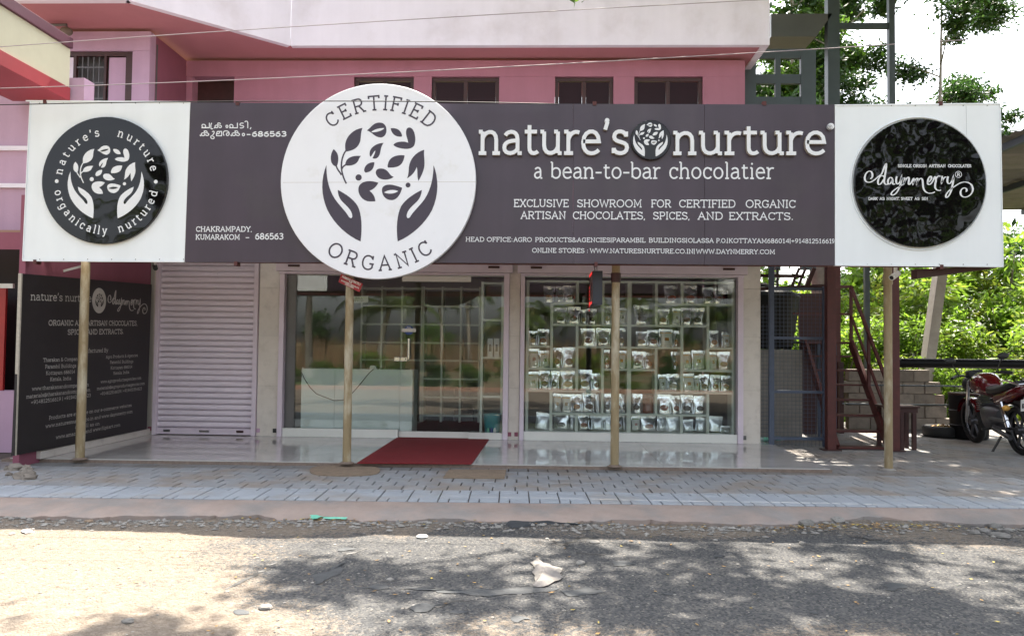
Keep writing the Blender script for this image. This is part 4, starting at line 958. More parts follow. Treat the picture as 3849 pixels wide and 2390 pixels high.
# ------------------------------------------------------------------ display shelf behind the right window
YSH = YG+.08                       # front face of the shelf lattice
def sx(cx): return PY(*c3(cx, 650), YSH).x
def sz(cy, cx=880): return PY(*c3(cx, cy), YSH).z
sx0, sx1 = sx(150), sx(1622)
shelf = thing('display_shelf', 'pale green-white lattice display shelf filling the right shop window', 'shelf', ((sx0+sx1)/2, YSH, 0))
colx = {i: sx(v) for i, v in enumerate((155, 327, 508, 690, 877, 1070, 1253, 1438, 1618))}
rowz = {i: sz(v) for i, v in enumerate((152, 307, 460, 616, 775, 932, 1092, 1216))}
TW = .046; DEP = .30
hs = {1: [(1, 3), (5, 8)], 2: [(1, 7)], 3: [(0, 1), (2, 6), (7, 8)], 4: [(0, 2), (3, 5), (6, 8)], 5: [(0, 3), (5, 8)], 6: [(1, 7)], 0: [(0, 8)]}
vsg = {1: [(2, 0, 1), (3, 0, 1), (5, 0, 2), (6, 0, 1)], 2: [(1, 1, 2), (3, 1, 2), (7, 1, 3)], 3: [(1, 2, 3), (2, 2, 4), (6, 2, 3)], 4: [(1, 3, 4), (3, 3, 4), (5, 3, 4), (6, 3, 4), (7, 3, 4)],
       5: [(2, 4, 5), (3, 4, 6), (5, 4, 6), (6, 4, 5)], 6: [(1, 5, 7), (7, 5, 7)], 7: [(2, 6, 7), (6, 6, 7)]}
for r, L in hs.items():
    for (a, c) in L:
        z = rowz[r]; MB().box(colx[a]+TW/2, colx[c]-TW/2, YSH+.002, YSH+DEP, z-.017, z+.017).build('shelf_board', M_shelf, shelf, bevel=.002)
MB().box(sx0, sx1, YSH, YSH+DEP, .09, rowz[7]).build('plinth', M_shelf, shelf)
for L in vsg.values():
    for (c, r0, r1) in L:
        w = TW/2; MB().box(colx[c]-w, colx[c]+w, YSH, YSH+DEP-.003, rowz[r1]+.0, rowz[r0]-.0).build('upright', M_shelf, shelf, bevel=.002)
MB().box(colx[0]-TW/2, colx[0]+TW/2, YSH-.001, YSH+DEP, rowz[7], rowz[0]+.017).build('upright', M_shelf, shelf); MB().box(colx[8]-TW/2, colx[8]+TW/2, YSH-.001, YSH+DEP, rowz[7], rowz[0]+.017).build('upright', M_shelf, shelf)
w = .052; MB().box(colx[4]-w/2-.004, colx[4]+w/2+.01, YSH-.002, YSH+DEP, rowz[7], rowz[0]+.017).build('upright', M_shelf, shelf)
# ------------------------------------------------------------------ foil pouches
def pouch_fn(seed):
    rr = random.Random(seed); ox = rr.uniform(0, 50); ph = [rr.uniform(-1, 1) for _ in range(6)]
    def f(u, t):      # u -1..1 across, t 0..1 up -> (x, depth, z)
        wd = 1-.06*math.sin(math.pi*min(1, t*1.15))*(1+.4*ph[0]) + (.03*ph[5] if t < .1 else 0)
        body = max(0, 1-abs(u)**2.2)**.6
        if t < .82: d = .5*(math.sin(math.pi*(.30+.70*t/.82)))**.9*(1-.25*t)
        else: d = 0
        d *= body
        lean = .10*ph[2]*t*t
        cr = noise.noise(Vector((u*2.1+ox, t*3.0, ox)))*.10*(1 if t > .04 else .3) + abs(noise.noise(Vector((u*4.2+t*3+ox, t*2.2-u*2, 3))))*.09
        cr *= (1-abs(u)**4*.8)*(1 if t < .84 else .45)
        return (u*.5*wd+lean*.5+.02*ph[3]*math.sin(t*6), d+cr, t+(.03*noise.noise(Vector((u*2+ox, 9, 1))) if t > .9 else 0))
    return f
PF = [pouch_fn(s) for s in range(9)]
PM = []
for i, f in enumerate(PF):
    nu, nt = 13, 17; V = []; F = []
    for s in (1, -1):
        b0 = len(V)
        for j in range(nt):
            for q in range(nu):
                u = -1+2*q/(nu-1); t = j/(nt-1); x, d, z = f(u, t); V.append((x, -d*.36 if s > 0 else d*.22+.002, z))
        for j in range(nt-1):
            for q in range(nu-1):
                a = b0+j*nu+q; F.append((a, a+1, a+1+nu, a+nu) if s > 0 else (a+nu, a+1+nu, a+1, a))
    me = bpy.data.meshes.new('foil_body'); me.from_pydata(V, [], F); me.materials.append(M_foil); me.polygons.foreach_set('use_smooth', [True]*len(F)); me.update()
    # oval window, following the swell of the foil
    V = [(lambda q: (q[0], -q[1]*.36-.012, q[2]))(f(0, .30))]; F = []; n = 18
    for ring in (.5, 1.0):
        for a in range(n):
            t = 2*math.pi*a/n; u = .62*ring*math.cos(t); tt = .30+.155*ring*math.sin(t); x, d, z = f(u, tt); V.append((x, -d*.36-.012, z))
    F += [(0, 1+a, 1+(a+1) % n) for a in range(n)] + [(1+a, 1+n+a, 1+n+(a+1) % n, 1+(a+1) % n) for a in range(n)]
    ow = bpy.data.meshes.new('oval_window'); ow.from_pydata(V, [], F); ow.materials.append(POW['brown']); ow.polygons.foreach_set('use_smooth', [True]*len(F)); ow.update()
    def patch(u0, u1, t0, t1, nm, mm, off, nu=6, nt=8):
        V = []; F = []
        for j in range(nt):
            for q in range(nu):
                x, d, z = f(u0+(u1-u0)*q/(nu-1), t0+(t1-t0)*j/(nt-1)); V.append((x, -d*.36-off, z))
        for j in range(nt-1):
            for q in range(nu-1): a = j*nu+q; F.append((a, a+1, a+1+nu, a+nu))
        m_ = bpy.data.meshes.new(nm); m_.from_pydata(V, [], F); m_.materials.append(mm); m_.polygons.foreach_set('use_smooth', [True]*len(F)); m_.update(); return m_
    lab = patch(-.84, .84, .05, .86, 'label', M_label, .010); band = patch(-.84, .84, .76, .81, 'label_band', M_orange, .016, 6, 2)
    pic = patch(-.28, .34, .34, .52, 'label_picture', POW['orange'], .016, 4, 4)
    seal = patch(-1, 1, .885, .905, 'zip_seal', M_foilplain, .012, 8, 2)
    PM.append((me, ow, lab, band, pic, seal))
ROWS = [  # row name, [(x0,x1,ytop,ybot,style)]
('top', [(265, 345, 178, 296, 'o tan'), (352, 412, 180, 296, 'o olive'), (414, 500, 172, 297, 'o olive'), (1140, 1238, 172, 302, 'o red'), (1276, 1372, 170, 304, 'o red'), (1410, 1484, 185, 304, 'o olive'), (1488, 1562, 190, 304, 'o brown')]),
('second', [(345, 437, 332, 449, 'o olive'), (442, 530, 325, 449, 'o olive'), (536, 580, 345, 449, 'o tan'), (582, 650, 338, 449, 'o black'), (700, 752, 318, 450, 'o tan'), (797, 870, 330, 450, 'w olive'), (925, 1032, 312, 452, 'o black'), (1082, 1165, 340, 453, 'o red'), (1190, 1250, 332, 453, 'w olive'), (1255, 1332, 330, 453, 'o brown'), (1337, 1424, 330, 453, 'o olive')]),
('third', [(162, 226, 500, 603, 'o tan'), (228, 306, 486, 603, 'o red'), (543, 642, 480, 606, 'o red'), (647, 745, 478, 606, 'o brown'), (796, 858, 475, 606, 'o tan'), (930, 1016, 498, 607, 'o tan'), (1019, 1100, 488, 607, 'o red'), (1103, 1198, 482, 608, 'w orange'), (1202, 1242, 492, 608, 'o orange'), (1450, 1527, 490, 609, 'o orange'), (1545, 1606, 500, 609, 'w tan')]),
('fourth', [(163, 240, 625, 762, 'w red'), (246, 314, 640, 762, 'w olive'), (342, 404, 620, 764, 'o red'), (406, 500, 616, 764, 'o brown'), (700, 752, 630, 765, 'o red'), (797, 860, 636, 765, 'w orange'), (903, 990, 642, 766, 'o black'), (995, 1060, 648, 766, 'o red'), (1192, 1246, 642, 767, 'o brown'), (1265, 1331, 640, 768, 'w orange'), (1337, 1426, 632, 768, 'w orange'), (1452, 1512, 642, 768, 'w tan'), (1524, 1608, 640, 769, 'o tan')]),
('fifth', [(157, 240, 792, 920, 'w olive'), (245, 316, 784, 921, 'o brown'), (320, 380, 786, 921, 'o olive'), (398, 500, 783, 921, 'o tan'), (518, 618, 777, 922, 'o tan'), (622, 680, 802, 922, 'o red'), (1096, 1156, 806, 924, 'w olive'), (1161, 1246, 803, 925, 'o cream'), (1268, 1352, 797, 925, 'w orange'), (1354, 1388, 812, 925, 'w red'), (1393, 1460, 803, 926, 'o brown'), (1466, 1540, 808, 927, 'o red'), (1545, 1612, 812, 927, 'o brown')]),
('sixth', [(340, 400, 947, 1080, 'w tan'), (404, 474, 952, 1080, 'w tan'), (480, 548, 952, 1081, 'o orange'), (552, 646, 942, 1081, 'o brown'), (650, 680, 950, 1081, 'p'), (702, 762, 947, 1082, 'o black'), (768, 834, 947, 1082, 'o red'), (836, 862, 950, 1082, 'o black'), (903, 975, 946, 1083, 'o black'), (984, 1060, 952, 1083, 'r red'), (1084, 1184, 948, 1085, 'o red'), (1186, 1255, 956, 1085, 'o red'), (1258, 1342, 952, 1086, 'o black'), (1346, 1434, 957, 1086, 'o black')]),
('bottom', [(216, 316, 1098, 1214, 'p'), (353, 455, 1100, 1214, 'o black'), (460, 495, 1106, 1214, 'p'), (522, 606, 1106, 1214, 'o red'), (612, 706, 1112, 1215, 'p'), (710, 768, 1106, 1215, 'p'), (772, 842, 1102, 1215, 'o brown'), (846, 862, 1106, 1215, 'p'), (903, 965, 1112, 1216, 'w red'), (972, 1080, 1112, 1217, 'o red'), (1086, 1158, 1112, 1217, 'p'), (1162, 1246, 1116, 1217, 'p'), (1270, 1350, 1135, 1218, 'p'), (1356, 1428, 1116, 1218, 'p'), (1456, 1558, 1110, 1219, 'p')])]
ORD = ['first', 'second', 'third', 'fourth', 'fifth', 'sixth', 'seventh', 'eighth', 'ninth', 'tenth', 'eleventh', 'twelfth', 'thirteenth', 'fourteenth', 'fifteenth']
CW = dict(brown='brown', red='reddish', tan='tan', cream='cream', olive='olive green', black='black', orange='orange')
idx = 0
for ri, (rn, L) in enumerate(ROWS):
    zb = {0: rowz[1], 1: rowz[2], 2: rowz[3], 3: rowz[4], 4: rowz[5], 5: rowz[6], 6: rowz[7]}[ri]+.018
    for i, (a, c, yt, yb, stl) in enumerate(L):
        xa, xb = sx(a), sx(c); h = sz(yt)-sz(yb); w = (xb-xa)*1.06; s = stl.split(); kind = s[0]; colr = s[1] if len(s) > 1 else None
        desc = dict(o=f'foil pouch with {"an" if colr in ("orange","olive") else "a"} {CW.get(colr)} oval window', w='foil pouch with a white paper label', p='plain silver foil pouch without a label', r='foil pouch full of dark red chillies')[kind]
        lab = f'{desc}, {ORD[i]} from left on the {rn} shelf'
        lab = lab.replace('foil pouch with', 'silver pouch with')
        y = YSH+.115+random.uniform(-.02, .03)
        t = thing('foil_pouch', lab, 'pouch', ((xa+xb)/2, y, zb), group='foil pouches on the display shelf')
        rz_ = random.uniform(-.22, .22); ry = random.uniform(-.05, .05) if kind != 'p' else random.uniform(-.14, .14)
        t.rotation_euler = (random.uniform(-.10, -.02), ry, rz_); P = PM[idx % 9]; idx += 1
        def pt(nm, me_):
            o = bpy.data.objects.new(nm, me_); COL.objects.link(o); o.parent = t; o.scale = (w, .22+.04*(idx % 3), h); return o
        o = pt('foil_body', P[0])
        if kind == 'p': set_mat(o, M_foilplain)
        if kind == 'r': set_mat(o, POW['red'])
        if kind == 'o': o = pt('oval_window', P[1]); set_mat(o, POW[colr])
        if kind == 'w':
            pt('label', P[2]); o = pt('label_band', P[3]); set_mat(o, M_orange if colr in ('orange', 'tan', 'olive') else M_green)
            o = pt('label_picture', P[4]); set_mat(o, POW[colr])
        if kind != 'r': pt('zip_seal', P[5])
# crumpled packet on the bottom right
t = thing('foil_packet', 'low crumpled grey packet lying at the right end of the bottom shelf', 'packet', ((sx(1540)+sx(1618))/2-.01, YSH+.12, rowz[7]+.01)); o = bpy.data.objects.new('foil_body', PM[3][0]); COL.objects.link(o); o.parent = t; o.scale = (sx(1612)-sx(1540), .4, .10); set_mat(o, M_foilplain)
# dim racks deeper inside, seen through the lattice
def rack(x0, x1, y, z1, nx, zs, lab, d=.35, label_m=M_shelf):
    t = thing('storage_rack', lab, 'shelf', ((x0+x1)/2, y, 0))
    for i in range(nx+1): x = x0+(x1-x0)*i/nx; MB().box(x-.02, x+.02, y, y+d, 0, z1).build('upright', label_m, t)
    for z in zs:
        for i in range(nx): a = x0+(x1-x0)*i/nx+.022; c = x0+(x1-x0)*(i+1)/nx-.022; MB().box(a, c, y+.004, y+d-.004, z-.017, z+.017).build('shelf_board', label_m, t)
    return t
xx = lambda cx, Y: PY(*c2(cx, 700), Y).x
zz_ = lambda cy, Y: PY(*c2(1200, cy), Y).z
Yb = 15.6
rk = rack(xx(1000, Yb), xx(1400, Yb), Yb, zz_(185, Yb), 3, [zz_(v, Yb) for v in (200, 325, 455, 585, 710, 840, 970, 1100)], 'white rack along the back of the shop seen through the glass door')
rack(xx(560, Yb), xx(990, Yb), Yb, zz_(185, Yb), 3, [zz_(v, Yb) for v in (200, 325, 455, 585, 710)], 'white rack at the back of the shop above the counter')
Yt = 13.25
rack(xx(1418, Yt), xx(1562, Yt), Yt, zz_(148, Yt), 1, [zz_(v, Yt) for v in (158, 418, 686, 962)], 'tall narrow white shelf unit right of the glass door', .42)
for i, (cx, cy) in enumerate(((1270, 940), (1330, 940), (1385, 935), (1265, 1090), (1320, 1088))):
    p = PY(*c2(cx, cy), Yb+.15); t = thing('storage_box', f'small dark carton, {ORD[i]} of those low on the back rack', 'box', tuple(p), group='cartons on the back rack')
    MB().box(p.x-.11, p.x+.11, Yb+.03, Yb+.3, p.z-.12, p.z+.10).build('carton', M_wood if i > 2 else M_frame, t)
for i, cx in enumerate((1482, 1527)):
    p = PY(*c2(cx, 675), Yt+.2); t = thing('box_file', ('white' if i else 'grey white')+' box file standing on the tall shelf unit' + (', right hand one' if i else ', left hand one'), 'file', tuple(p)); MB().box(p.x-.045, p.x+.045, Yt+.05, Yt+.3, zz_(686, Yt)+.018, zz_(548, Yt)).build('file_body', M_palewhite, t)
    MB().box(p.x-.02, p.x+.02, Yt+.046, Yt+.0495, zz_(640, Yt), zz_(590, Yt)).build('file_label', M_frame, t)
# counter panel
YC = YG+.06
ct = thing('sales_counter', 'low white panelled counter standing just behind the left glass', 'counter', (xx(530, YC), YC, 0))
q0, q1 = PY(*c2(131, 1190), YC), PY(*c2(928, 775), YC)
for (u, v) in ((q0.x, PY(*c2(374, 900), YC).x-.002), (PY(*c2(374, 900), YC).x+.002, PY(*c2(838, 900), YC).x-.002), (PY(*c2(838, 900), YC).x+.002, q1.x)):
    MB().box(u, v, YC, YC+.02, .02, q1.z).build('front_panel', M_counter, ct, bevel=.002)
MB().box(q0.x, q1.x, YC+.021, YC+.55, q1.z-.03, q1.z-.004).build('counter_top', M_counter, ct)
MB().box(q1.x-.02, q1.x, YC+.021, YC+.55, .02, q1.z-.032).build('side_panel', M_counter, ct)
for i, cx in enumerate((148, 672, 694, 914)):
    x = PY(*c2(cx, 770), YC).x; MB().box(x-.008, x+.008, YC-.004, YC+.02, q1.z-.004, q1.z+.02).build('clip', M_palewhite, ct)
cbl = thing('hanging_cable', 'thin black cable sagging across the front of the white counter', 'cable', (q0.x+.3, YC-.02, 1))
pts = [PY(*c2(x, y), YC-.012) for x, y in ((137, 790), (160, 840), (200, 900), (245, 945), (310, 970), (370, 992), (430, 990), (480, 960), (530, 905), (580, 845), (620, 795), (650, 770))]
b = MB(); b.tube(pts, .0065, 6); b.build('cable_body', M_cable, cbl, smooth=True)
p = PY(*c2(648, 752), YC+.1); t = thing('card_reader', 'small pale device with papers on the counter top', 'device', tuple(p)); b = MB(); b.box(p.x-.05, p.x+.05, YC+.05, YC+.17, q1.z, q1.z+.022); b.box(p.x-.045, p.x+.04, YC+.06, YC+.16, q1.z+.0225, q1.z+.06); b.build('device_body', M_palewhite, t)
# inner dark post behind the door and teal basket
p = PY(*c2(1498, 1140), Yt+.05); bk = thing('plastic_basket', 'turquoise plastic basket on the floor behind the glass, right of the door', 'basket', (p.x, Yt-.12, 0))
b = MB(); n = 30; R0, R1, hB = .115, .148, zz_(1085, Yt-.12); V = []
b.lathe((p.x, Yt-.12, 0), [(R0, .006), (R1, hB), (R1-.006, hB), (R0-.006, .012)], n); b.build('basket_body', M_teal, bk, smooth='auto')
b = MB(); b.tube([(p.x+(R1+.002)*math.cos(t*.2094), Yt-.12+(R1+.002)*math.sin(t*.2094), hB) for t in range(30)], .008, 6, closed=True); b.build('basket_rim', M_teal, bk, smooth=True)
for kx, m_ in ((-.06, M_tealgreen), (0, M_blue), (.05, M_palewhite)):
    b = MB(); b.tube([(p.x+kx, Yt-.26, .02), (p.x+kx, Yt-.26, .14), (p.x+kx, Yt-.26, .17)], [.022, .022, .010], 10); tag(b.build('small_bottle', m_, smooth='auto'), {-.06: 'small green bottle standing before the turquoise basket', 0: 'small blue bottle standing before the turquoise basket', .05: 'small white bottle standing before the turquoise basket'}[kx], 'bottle')
# ------------------------------------------------------------------ upper floor (pink house behind and above)
YU, YP, YB = 14.6, 13.95, 13.2
def ux(px, Y=YU, py=330): return PY(px, py, Y).x
ph = thing('pink_house', 'pink upper floor with white roof slab and dark wooden windows above the signboard', 'building', (-1, YU, 3))
xr_ = ux(2800); xc = ux(700); zs_ = 6.78
# main wall with window openings
wins = [(1330, 1555), (1622, 1876), (2086, 2306), (2384, 2642)]; zl_ = PY(1900, 288, YU).z; zsill = 4.55
xl_ = ux(700)
edges = [xl_]; 
for a, c in wins: edges += [ux(a), ux(c)]
edges.append(xr_)
od0, od1 = ux(722), ux(880)
b = MB()
for i in range(0, len(edges), 2):
    a, c = edges[i], edges[i+1]
    if i == 0: b.box(a, od0, YU, YU+.25, 3.1, zl_-.003); b.box(od1, c, YU, YU+.25, 3.1, zl_-.003)
    else: b.box(a, c, YU, YU+.25, 3.1, zl_-.003)
b.box(xl_, xr_, YU, YU+.25, zl_, zs_)
for a, c in wins: b.box(ux(a)+.003, ux(c)-.003, YU, YU+.25, 3.1, zsill)
b.build('wall', M_pinkw, ph)
MB().box(xr_-.2, xr_, YU+.26, 22, 0, zs_).build('side_wall', M_pinkw, ph)
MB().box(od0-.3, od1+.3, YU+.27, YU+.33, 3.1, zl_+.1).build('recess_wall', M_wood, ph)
# string course below lintels
for a, c in wins:
    u, v = ux(a), ux(c); fr_ = MB(); w = .07
    fr_.box(u+.004, v-.004, YU+.06, YU+.14, zl_-w, zl_-.006); fr_.box(u+.004, u+w, YU+.06, YU+.14, zsill+.004, zl_-w-.003); fr_.box(v-w, v-.004, YU+.06, YU+.14, zsill+.004, zl_-w-.003); fr_.box((u+v)/2-w/2, (u+v)/2+w/2, YU+.062, YU+.138, zsill+.006, zl_-w-.003); fr_.box(u+w, v-w, YU+.062, YU+.138, zl_-.55, zl_-.50)
    fo = fr_.build('window', M_wood, ph, bevel=.004)
    for (s, e) in ((u+w+.003, (u+v)/2-w/2-.003), ((u+v)/2+w/2+.003, v-w-.003)):
        MB().box(s, e, YU+.10, YU+.108, zsill+.01, zl_-w-.006).build('pane', M_dglass, fo)
    if a == 1622:
        for (s, e) in ((u+w+.05, (u+v)/2-w/2-.05), ((u+v)/2+w/2+.05, v-w-.05)): MB().box(s, e, YU+.13, YU+.14, zsill+.3, PY(1800, 362, YU).z).build('curtain', M_fascia, fo)
# left projecting block with door and grille window
xa, xb = ux(195, YB), ux(560, YB)
zt2 = PY(300, 192, YB).z; w0_, w1_ = ux(205, YB), ux(495, YB)
b = MB(); b.box(xa-.6, w0_, YB, YB+.2, 3.0, zt2-.004); b.box(w1_, xb, YB, YB+.2, 3.0, zt2-.004); b.box(xa-.6, xb, YB, YB+.2, zt2, zs_); b.box(w0_+.003, w1_-.003, YB, YB+.2, 3.0, 4.3); b.build('wall', M_lilac, ph)
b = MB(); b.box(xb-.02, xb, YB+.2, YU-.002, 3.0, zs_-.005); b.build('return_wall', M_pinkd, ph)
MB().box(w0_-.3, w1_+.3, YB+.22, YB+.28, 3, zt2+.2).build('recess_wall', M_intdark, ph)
gw = MB(); z0, z1 = 4.3, zt2; u, v = ux(280, YB), ux(385, YB)
for (s, e) in ((w0_+.01, ux(225, YB)), (u-.05, u), (v, v+.04), (ux(480, YB)-.06, ux(497, YB)-.02)): gw.box(s, e, YB+.03, YB+.09, z0, z1-.08)
gw.box(w0_+.01, w1_-.02, YB+.03, YB+.09, z1-.08, z1-.01); wf = gw.build('window', M_wood, ph)
b = MB()
for i in range(1, 5): x = u+(v-u)*i/5; b.box(x-.008, x+.008, YB+.05, YB+.066, z0, z1-.085)
for i in range(1, 8): z = z0+(z1-z0)*i/8; b.box(u, v, YB+.045, YB+.055, z-.012, z+.012)
b.build('grille', M_frame, wf)
MB().box(ux(248, YB), ux(276, YB), YB+.04, YB+.08, z0, z1-.1).build('column', M_fascia, ph)
MB().box(ux(402, YB), ux(470, YB), YB+.05, YB+.10, z0, z1-.1).build('column', M_lilac, ph)
MB().box(ux(208, YB), ux(226, YB), YB+.10, YB+.12, z0, zt2-.35).build('column', M_palewhite, ph)
# roof slab: plan polygon; left part juts out towards the street
c0, c1_, c2_ = PY(1092, 172, YP), PY(2893, 170, YP), PY(480, 10, 12.05)
zs2 = (c0.z+c1_.z)/2; zs_ = zs2
plan = [(c0.x, YP), (c2_.x, 12.05), (c2_.x-2.2, 12.05), (c2_.x-2.2, 17), (c1_.x, 17), (c1_.x, YP)]
plan_in = [(c0.x+.05, YP+.12), (c2_.x, 12.17), (c2_.x-2.1, 12.17), (c2_.x-2.1, 17), (c1_.x-.12, 17), (c1_.x-.12, YP+.12)]
b = MB(); b.prism(plan_in, lambda a, c: Vector((a, c, zs2+.03)), lambda a, c: Vector((a, c, zs2+.15))); b.build('soffit', M_soffit, ph)
def fascia(p, q, t=.12):
    p = Vector((*p, 0)); q = Vector((*q, 0)); d = (q-p).normalized(); nrm_ = Vector((-d.y, d.x, 0))
    if nrm_.y < 0: nrm_ = -nrm_
    pts = [p, q, q+nrm_*t, p+nrm_*t]; b = MB(); V = [(v.x, v.y, z) for z in (zs2, zs2+1.35) for v in pts]
    b.add(V, [(0, 3, 2, 1), (4, 5, 6, 7), (0, 1, 5, 4), (1, 2, 6, 5), (2, 3, 7, 6), (3, 0, 4, 7)]); b.build('parapet', M_fascia, ph)
fascia(plan[0], plan[5]); fascia((plan[0][0]-.002, YP), plan[1]); fascia(plan[1], plan[2]); 
MB().box(c1_.x-.12, c1_.x, YP+.122, 17, zs2, zs2+1.35).build('parapet', M_fascia, ph)
# wall lamp arm at the left
p = PY(250, 108, 12.9); la = thing('wall_lamp', 'dark lamp on a short arm under the left roof soffit', 'lamp', tuple(p)); q = PY(165, 95, 12.9)
b = MB(); b.tube([q, p+Vector((0, 0, .06)), p], .025, 8); b.build('arm', M_frame, la, smooth='auto'); b = MB(); b.sphere(p-Vector((0, 0, .05)), .10, sc=(1, 1, .7)); b.build('lamp_shade', M_bark, la, smooth=True)
# ------------------------------------------------------------------ neighbour on the left
nb = thing('neighbour_building', 'lilac neighbouring building at the left edge with a dark shop opening', 'building', (-8, 10.6, 0))
YN = 10.9
def nx_(px): return PY(px, 800, YN).x
def nz(py): return PY(60, py, YN).z
b = MB(); b.box(-12, -6.445, YN, YN+.25, nz(890), 5.2); b.box(-12, -9.2, YN, YN+.25, -.06, nz(890)-.003); b.box(-12, -6.445, YN+.003, YN+.25, -.06, nz(1470)); b.build('wall', M_lilac, nb)
for py in (560, 700): MB().box(-12, -6.45, YN-.05, YN-.002, nz(py)-.03, nz(py)+.03).build('string_course', M_fascia, nb)
MB().box(-12, -6.45, YN-.7, YN-.002, nz(905), nz(890)-.005).build('sunshade', M_tan, nb); MB().box(-12, -6.45, YN-.72, YN-.70, nz(960), nz(900)).build('sunshade_edge', M_pinkd, nb)
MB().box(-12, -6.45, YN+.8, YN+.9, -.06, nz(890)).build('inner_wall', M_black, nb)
MB().box(-12, nx_(14), YN+.1, YN+.14, nz(1470)+.003, nz(1070)).build('roller_door', mat('shutter_red', (.35, .02, .02), .4), nb)
MB().box(nx_(25), nx_(75), YN-.1, YN-.06, nz(1085), nz(1068)).build('shelf_edge', M_palewhite, nb)
sf = thing('side_fascia', 'cream and red fascia band with a maroon top at the upper left', 'fascia', (-6.7, 9.8, 5))
def sbox(p0y, p1y, m, nme, d): 
    zt, zb = PY(193, p0y, 10.8).z, PY(193, p1y, 10.8).z
    # plane X=-6.6 gives these heights along the whole band
    MB().box(-7.4, -6.6+d, 8.0, 10.80, zb+.002, zt).build(nme, m, sf, bevel=.004)
sbox(148, 186, M_maroon, 'top_band', .04); sbox(186, 332, M_creamy, 'cream_band', 0); sbox(332, 382, M_bandred, 'red_band', .02)
# ------------------------------------------------------------------ overhead wires
def wire(name, pts, r, m, lab):
    P = [Vector(p) for p in pts]; n = 24; out = []
    a, c = P[0], P[-1]; sag = P[1] if len(P) == 3 else (a+c)/2
    for i in range(n+1): t = i/n; out.append(a*(1-t)**2+sag*2*t*(1-t)+c*t*t)
    t_ = thing(name, lab, 'cable', tuple(a), group='overhead cables'); b = MB(); b.tube(out, r, 6); b.build('cable_line', m, t_, smooth=True)
wire('overhead_cable', [PY(-300, 402, 9.3), PY(1100, 365, 9.3), PY(2100, 392, 9.3)], .006, M_cable, 'thin black cable running along the top edge of the signboard')
wire('overhead_cable', [PY(-300, 200, 9.0), PY(1500, 60, 9.0), PY(4100, -60, 9.0)], .005, M_cablew, 'pale cable rising across the white roof slab')
wire('overhead_cable', [PY(-300, 340, 9.0), PY(1200, 310, 9.0), PY(4100, 120, 9.0)], .005, M_cablew, 'pale cable crossing in front of the pink upper wall')
# ------------------------------------------------------------------ yard at the right
def bx(name, x0, x1, y0, y1, z0, z1, m, par, **k): return MB().box(x0, x1, y0, y1, z0, z1).build(name, m, par, **k)
gate = thing('mesh_gate', 'dark blue steel mesh gate between the end pillar and the red stairs', 'gate', (4.1, YF, -.05))
g = lambda x, y: PY(*c4(x, y), YF)
GL, GR = g(183, 700).x, g(556, 700).x; GT, GBt = g(300, 232).z, -.03
for x in (GL, GR): bx('frame_post', x-.04, x+.04, YF-.03, YF+.03, GBt, 2.95 if x == GL else GT+.04, M_blueG, gate, bevel=.003)
for yy in (232, 572, 944, 1266):
    z = g(300, yy).z; bx('frame_rail', GL+.042, GR-.042, YF-.022, YF+.022, z-.022, z+.022, M_blueG, gate)
def mesh_grid(x0, x1, z0, z1, y, name, m, par, s=.062, w=.0045):
    b = MB(); i = 0
    x = x0+s/2
    while x < x1: b.bar((x, y, z0), (x, y, z1), w, w); x += s
    z = z0+s/2
    while z < z1: b.bar((x0, y+.004, z), (x1, y+.004, z), w, w); z += s
    return b.build(name, m, par, kind='stuff')
mesh_grid(GL+.042, GR-.042, GBt, GT, YF, 'wire_mesh', M_blueG, gate)
mesh_grid(X['r1']+.03, GL-.045, GBt, 2.2, YF+.01, 'wire_mesh', M_blueG, gate)
fr2 = thing('trellis_frame', 'dark steel bars above the mesh gate under the signboard', 'frame', (4.1, YF+.1, 2.6))
for (a, c) in (((92, 135), (420, 140)), ((92, 230), (600, 205))):
    p, q = g(*a), g(*c); p.y = q.y = YF+.12; MB().bar(p, q, .05).build('bar', M_rustd, fr2)
for x_ in (252, 345, 390, 450):
    p, q = g(x_, 225), g(x_+ (60 if x_ > 300 else 0), 80); p.y = q.y = YF+.2; MB().bar(p, q, .035 if x_ < 400 else .06).build('bar', M_rustd if x_ > 300 else M_black, fr2)
# water tank on a block stand behind the gate
tk = thing('water_tank', 'black plastic water tank on a concrete stand behind the mesh gate', 'water tank', (4.35, 14.6, 1.4))
tc = PY(*c4(190, 500), 14.6); zt_, zb_ = PY(*c4(200, 232), 14.6).z, PY(*c4(200, 650), 14.6).z; xR_ = PY(*c4(385, 400), 14.6).x; tx = 3.95; rT = xR_-tx
hh = zt_-zb_
b = MB(); b.lathe((tx, 14.75, zb_), [(rT*.80, 0), (rT*.83, .03)]+[(rT*(.84+.16*i/9)+(.012 if i % 2 else 0), .05+(hh-.2)*i/9) for i in range(10)]+[(rT*.97, hh-.09), (rT*.7, hh-.02), (rT*.3, hh+.03)], 36); b.build('tank_body', M_tank, tk, smooth='auto')
b = MB(); b.lathe((tx, 14.75, zb_+hh+.02), [(.22, 0), (.22, .06), (.19, .09)], 24); b.build('lid', M_tank, tk, smooth='auto')
sd = thing('tank_stand', 'grey concrete stand under the black water tank', 'stand', (4.1, 14.7, 0)); bx('stand_wall', 3.56, PY(*c4(398, 800), 14.2).x, 14.2, 15.4, -.06, zb_-.003, M_concrete, sd)
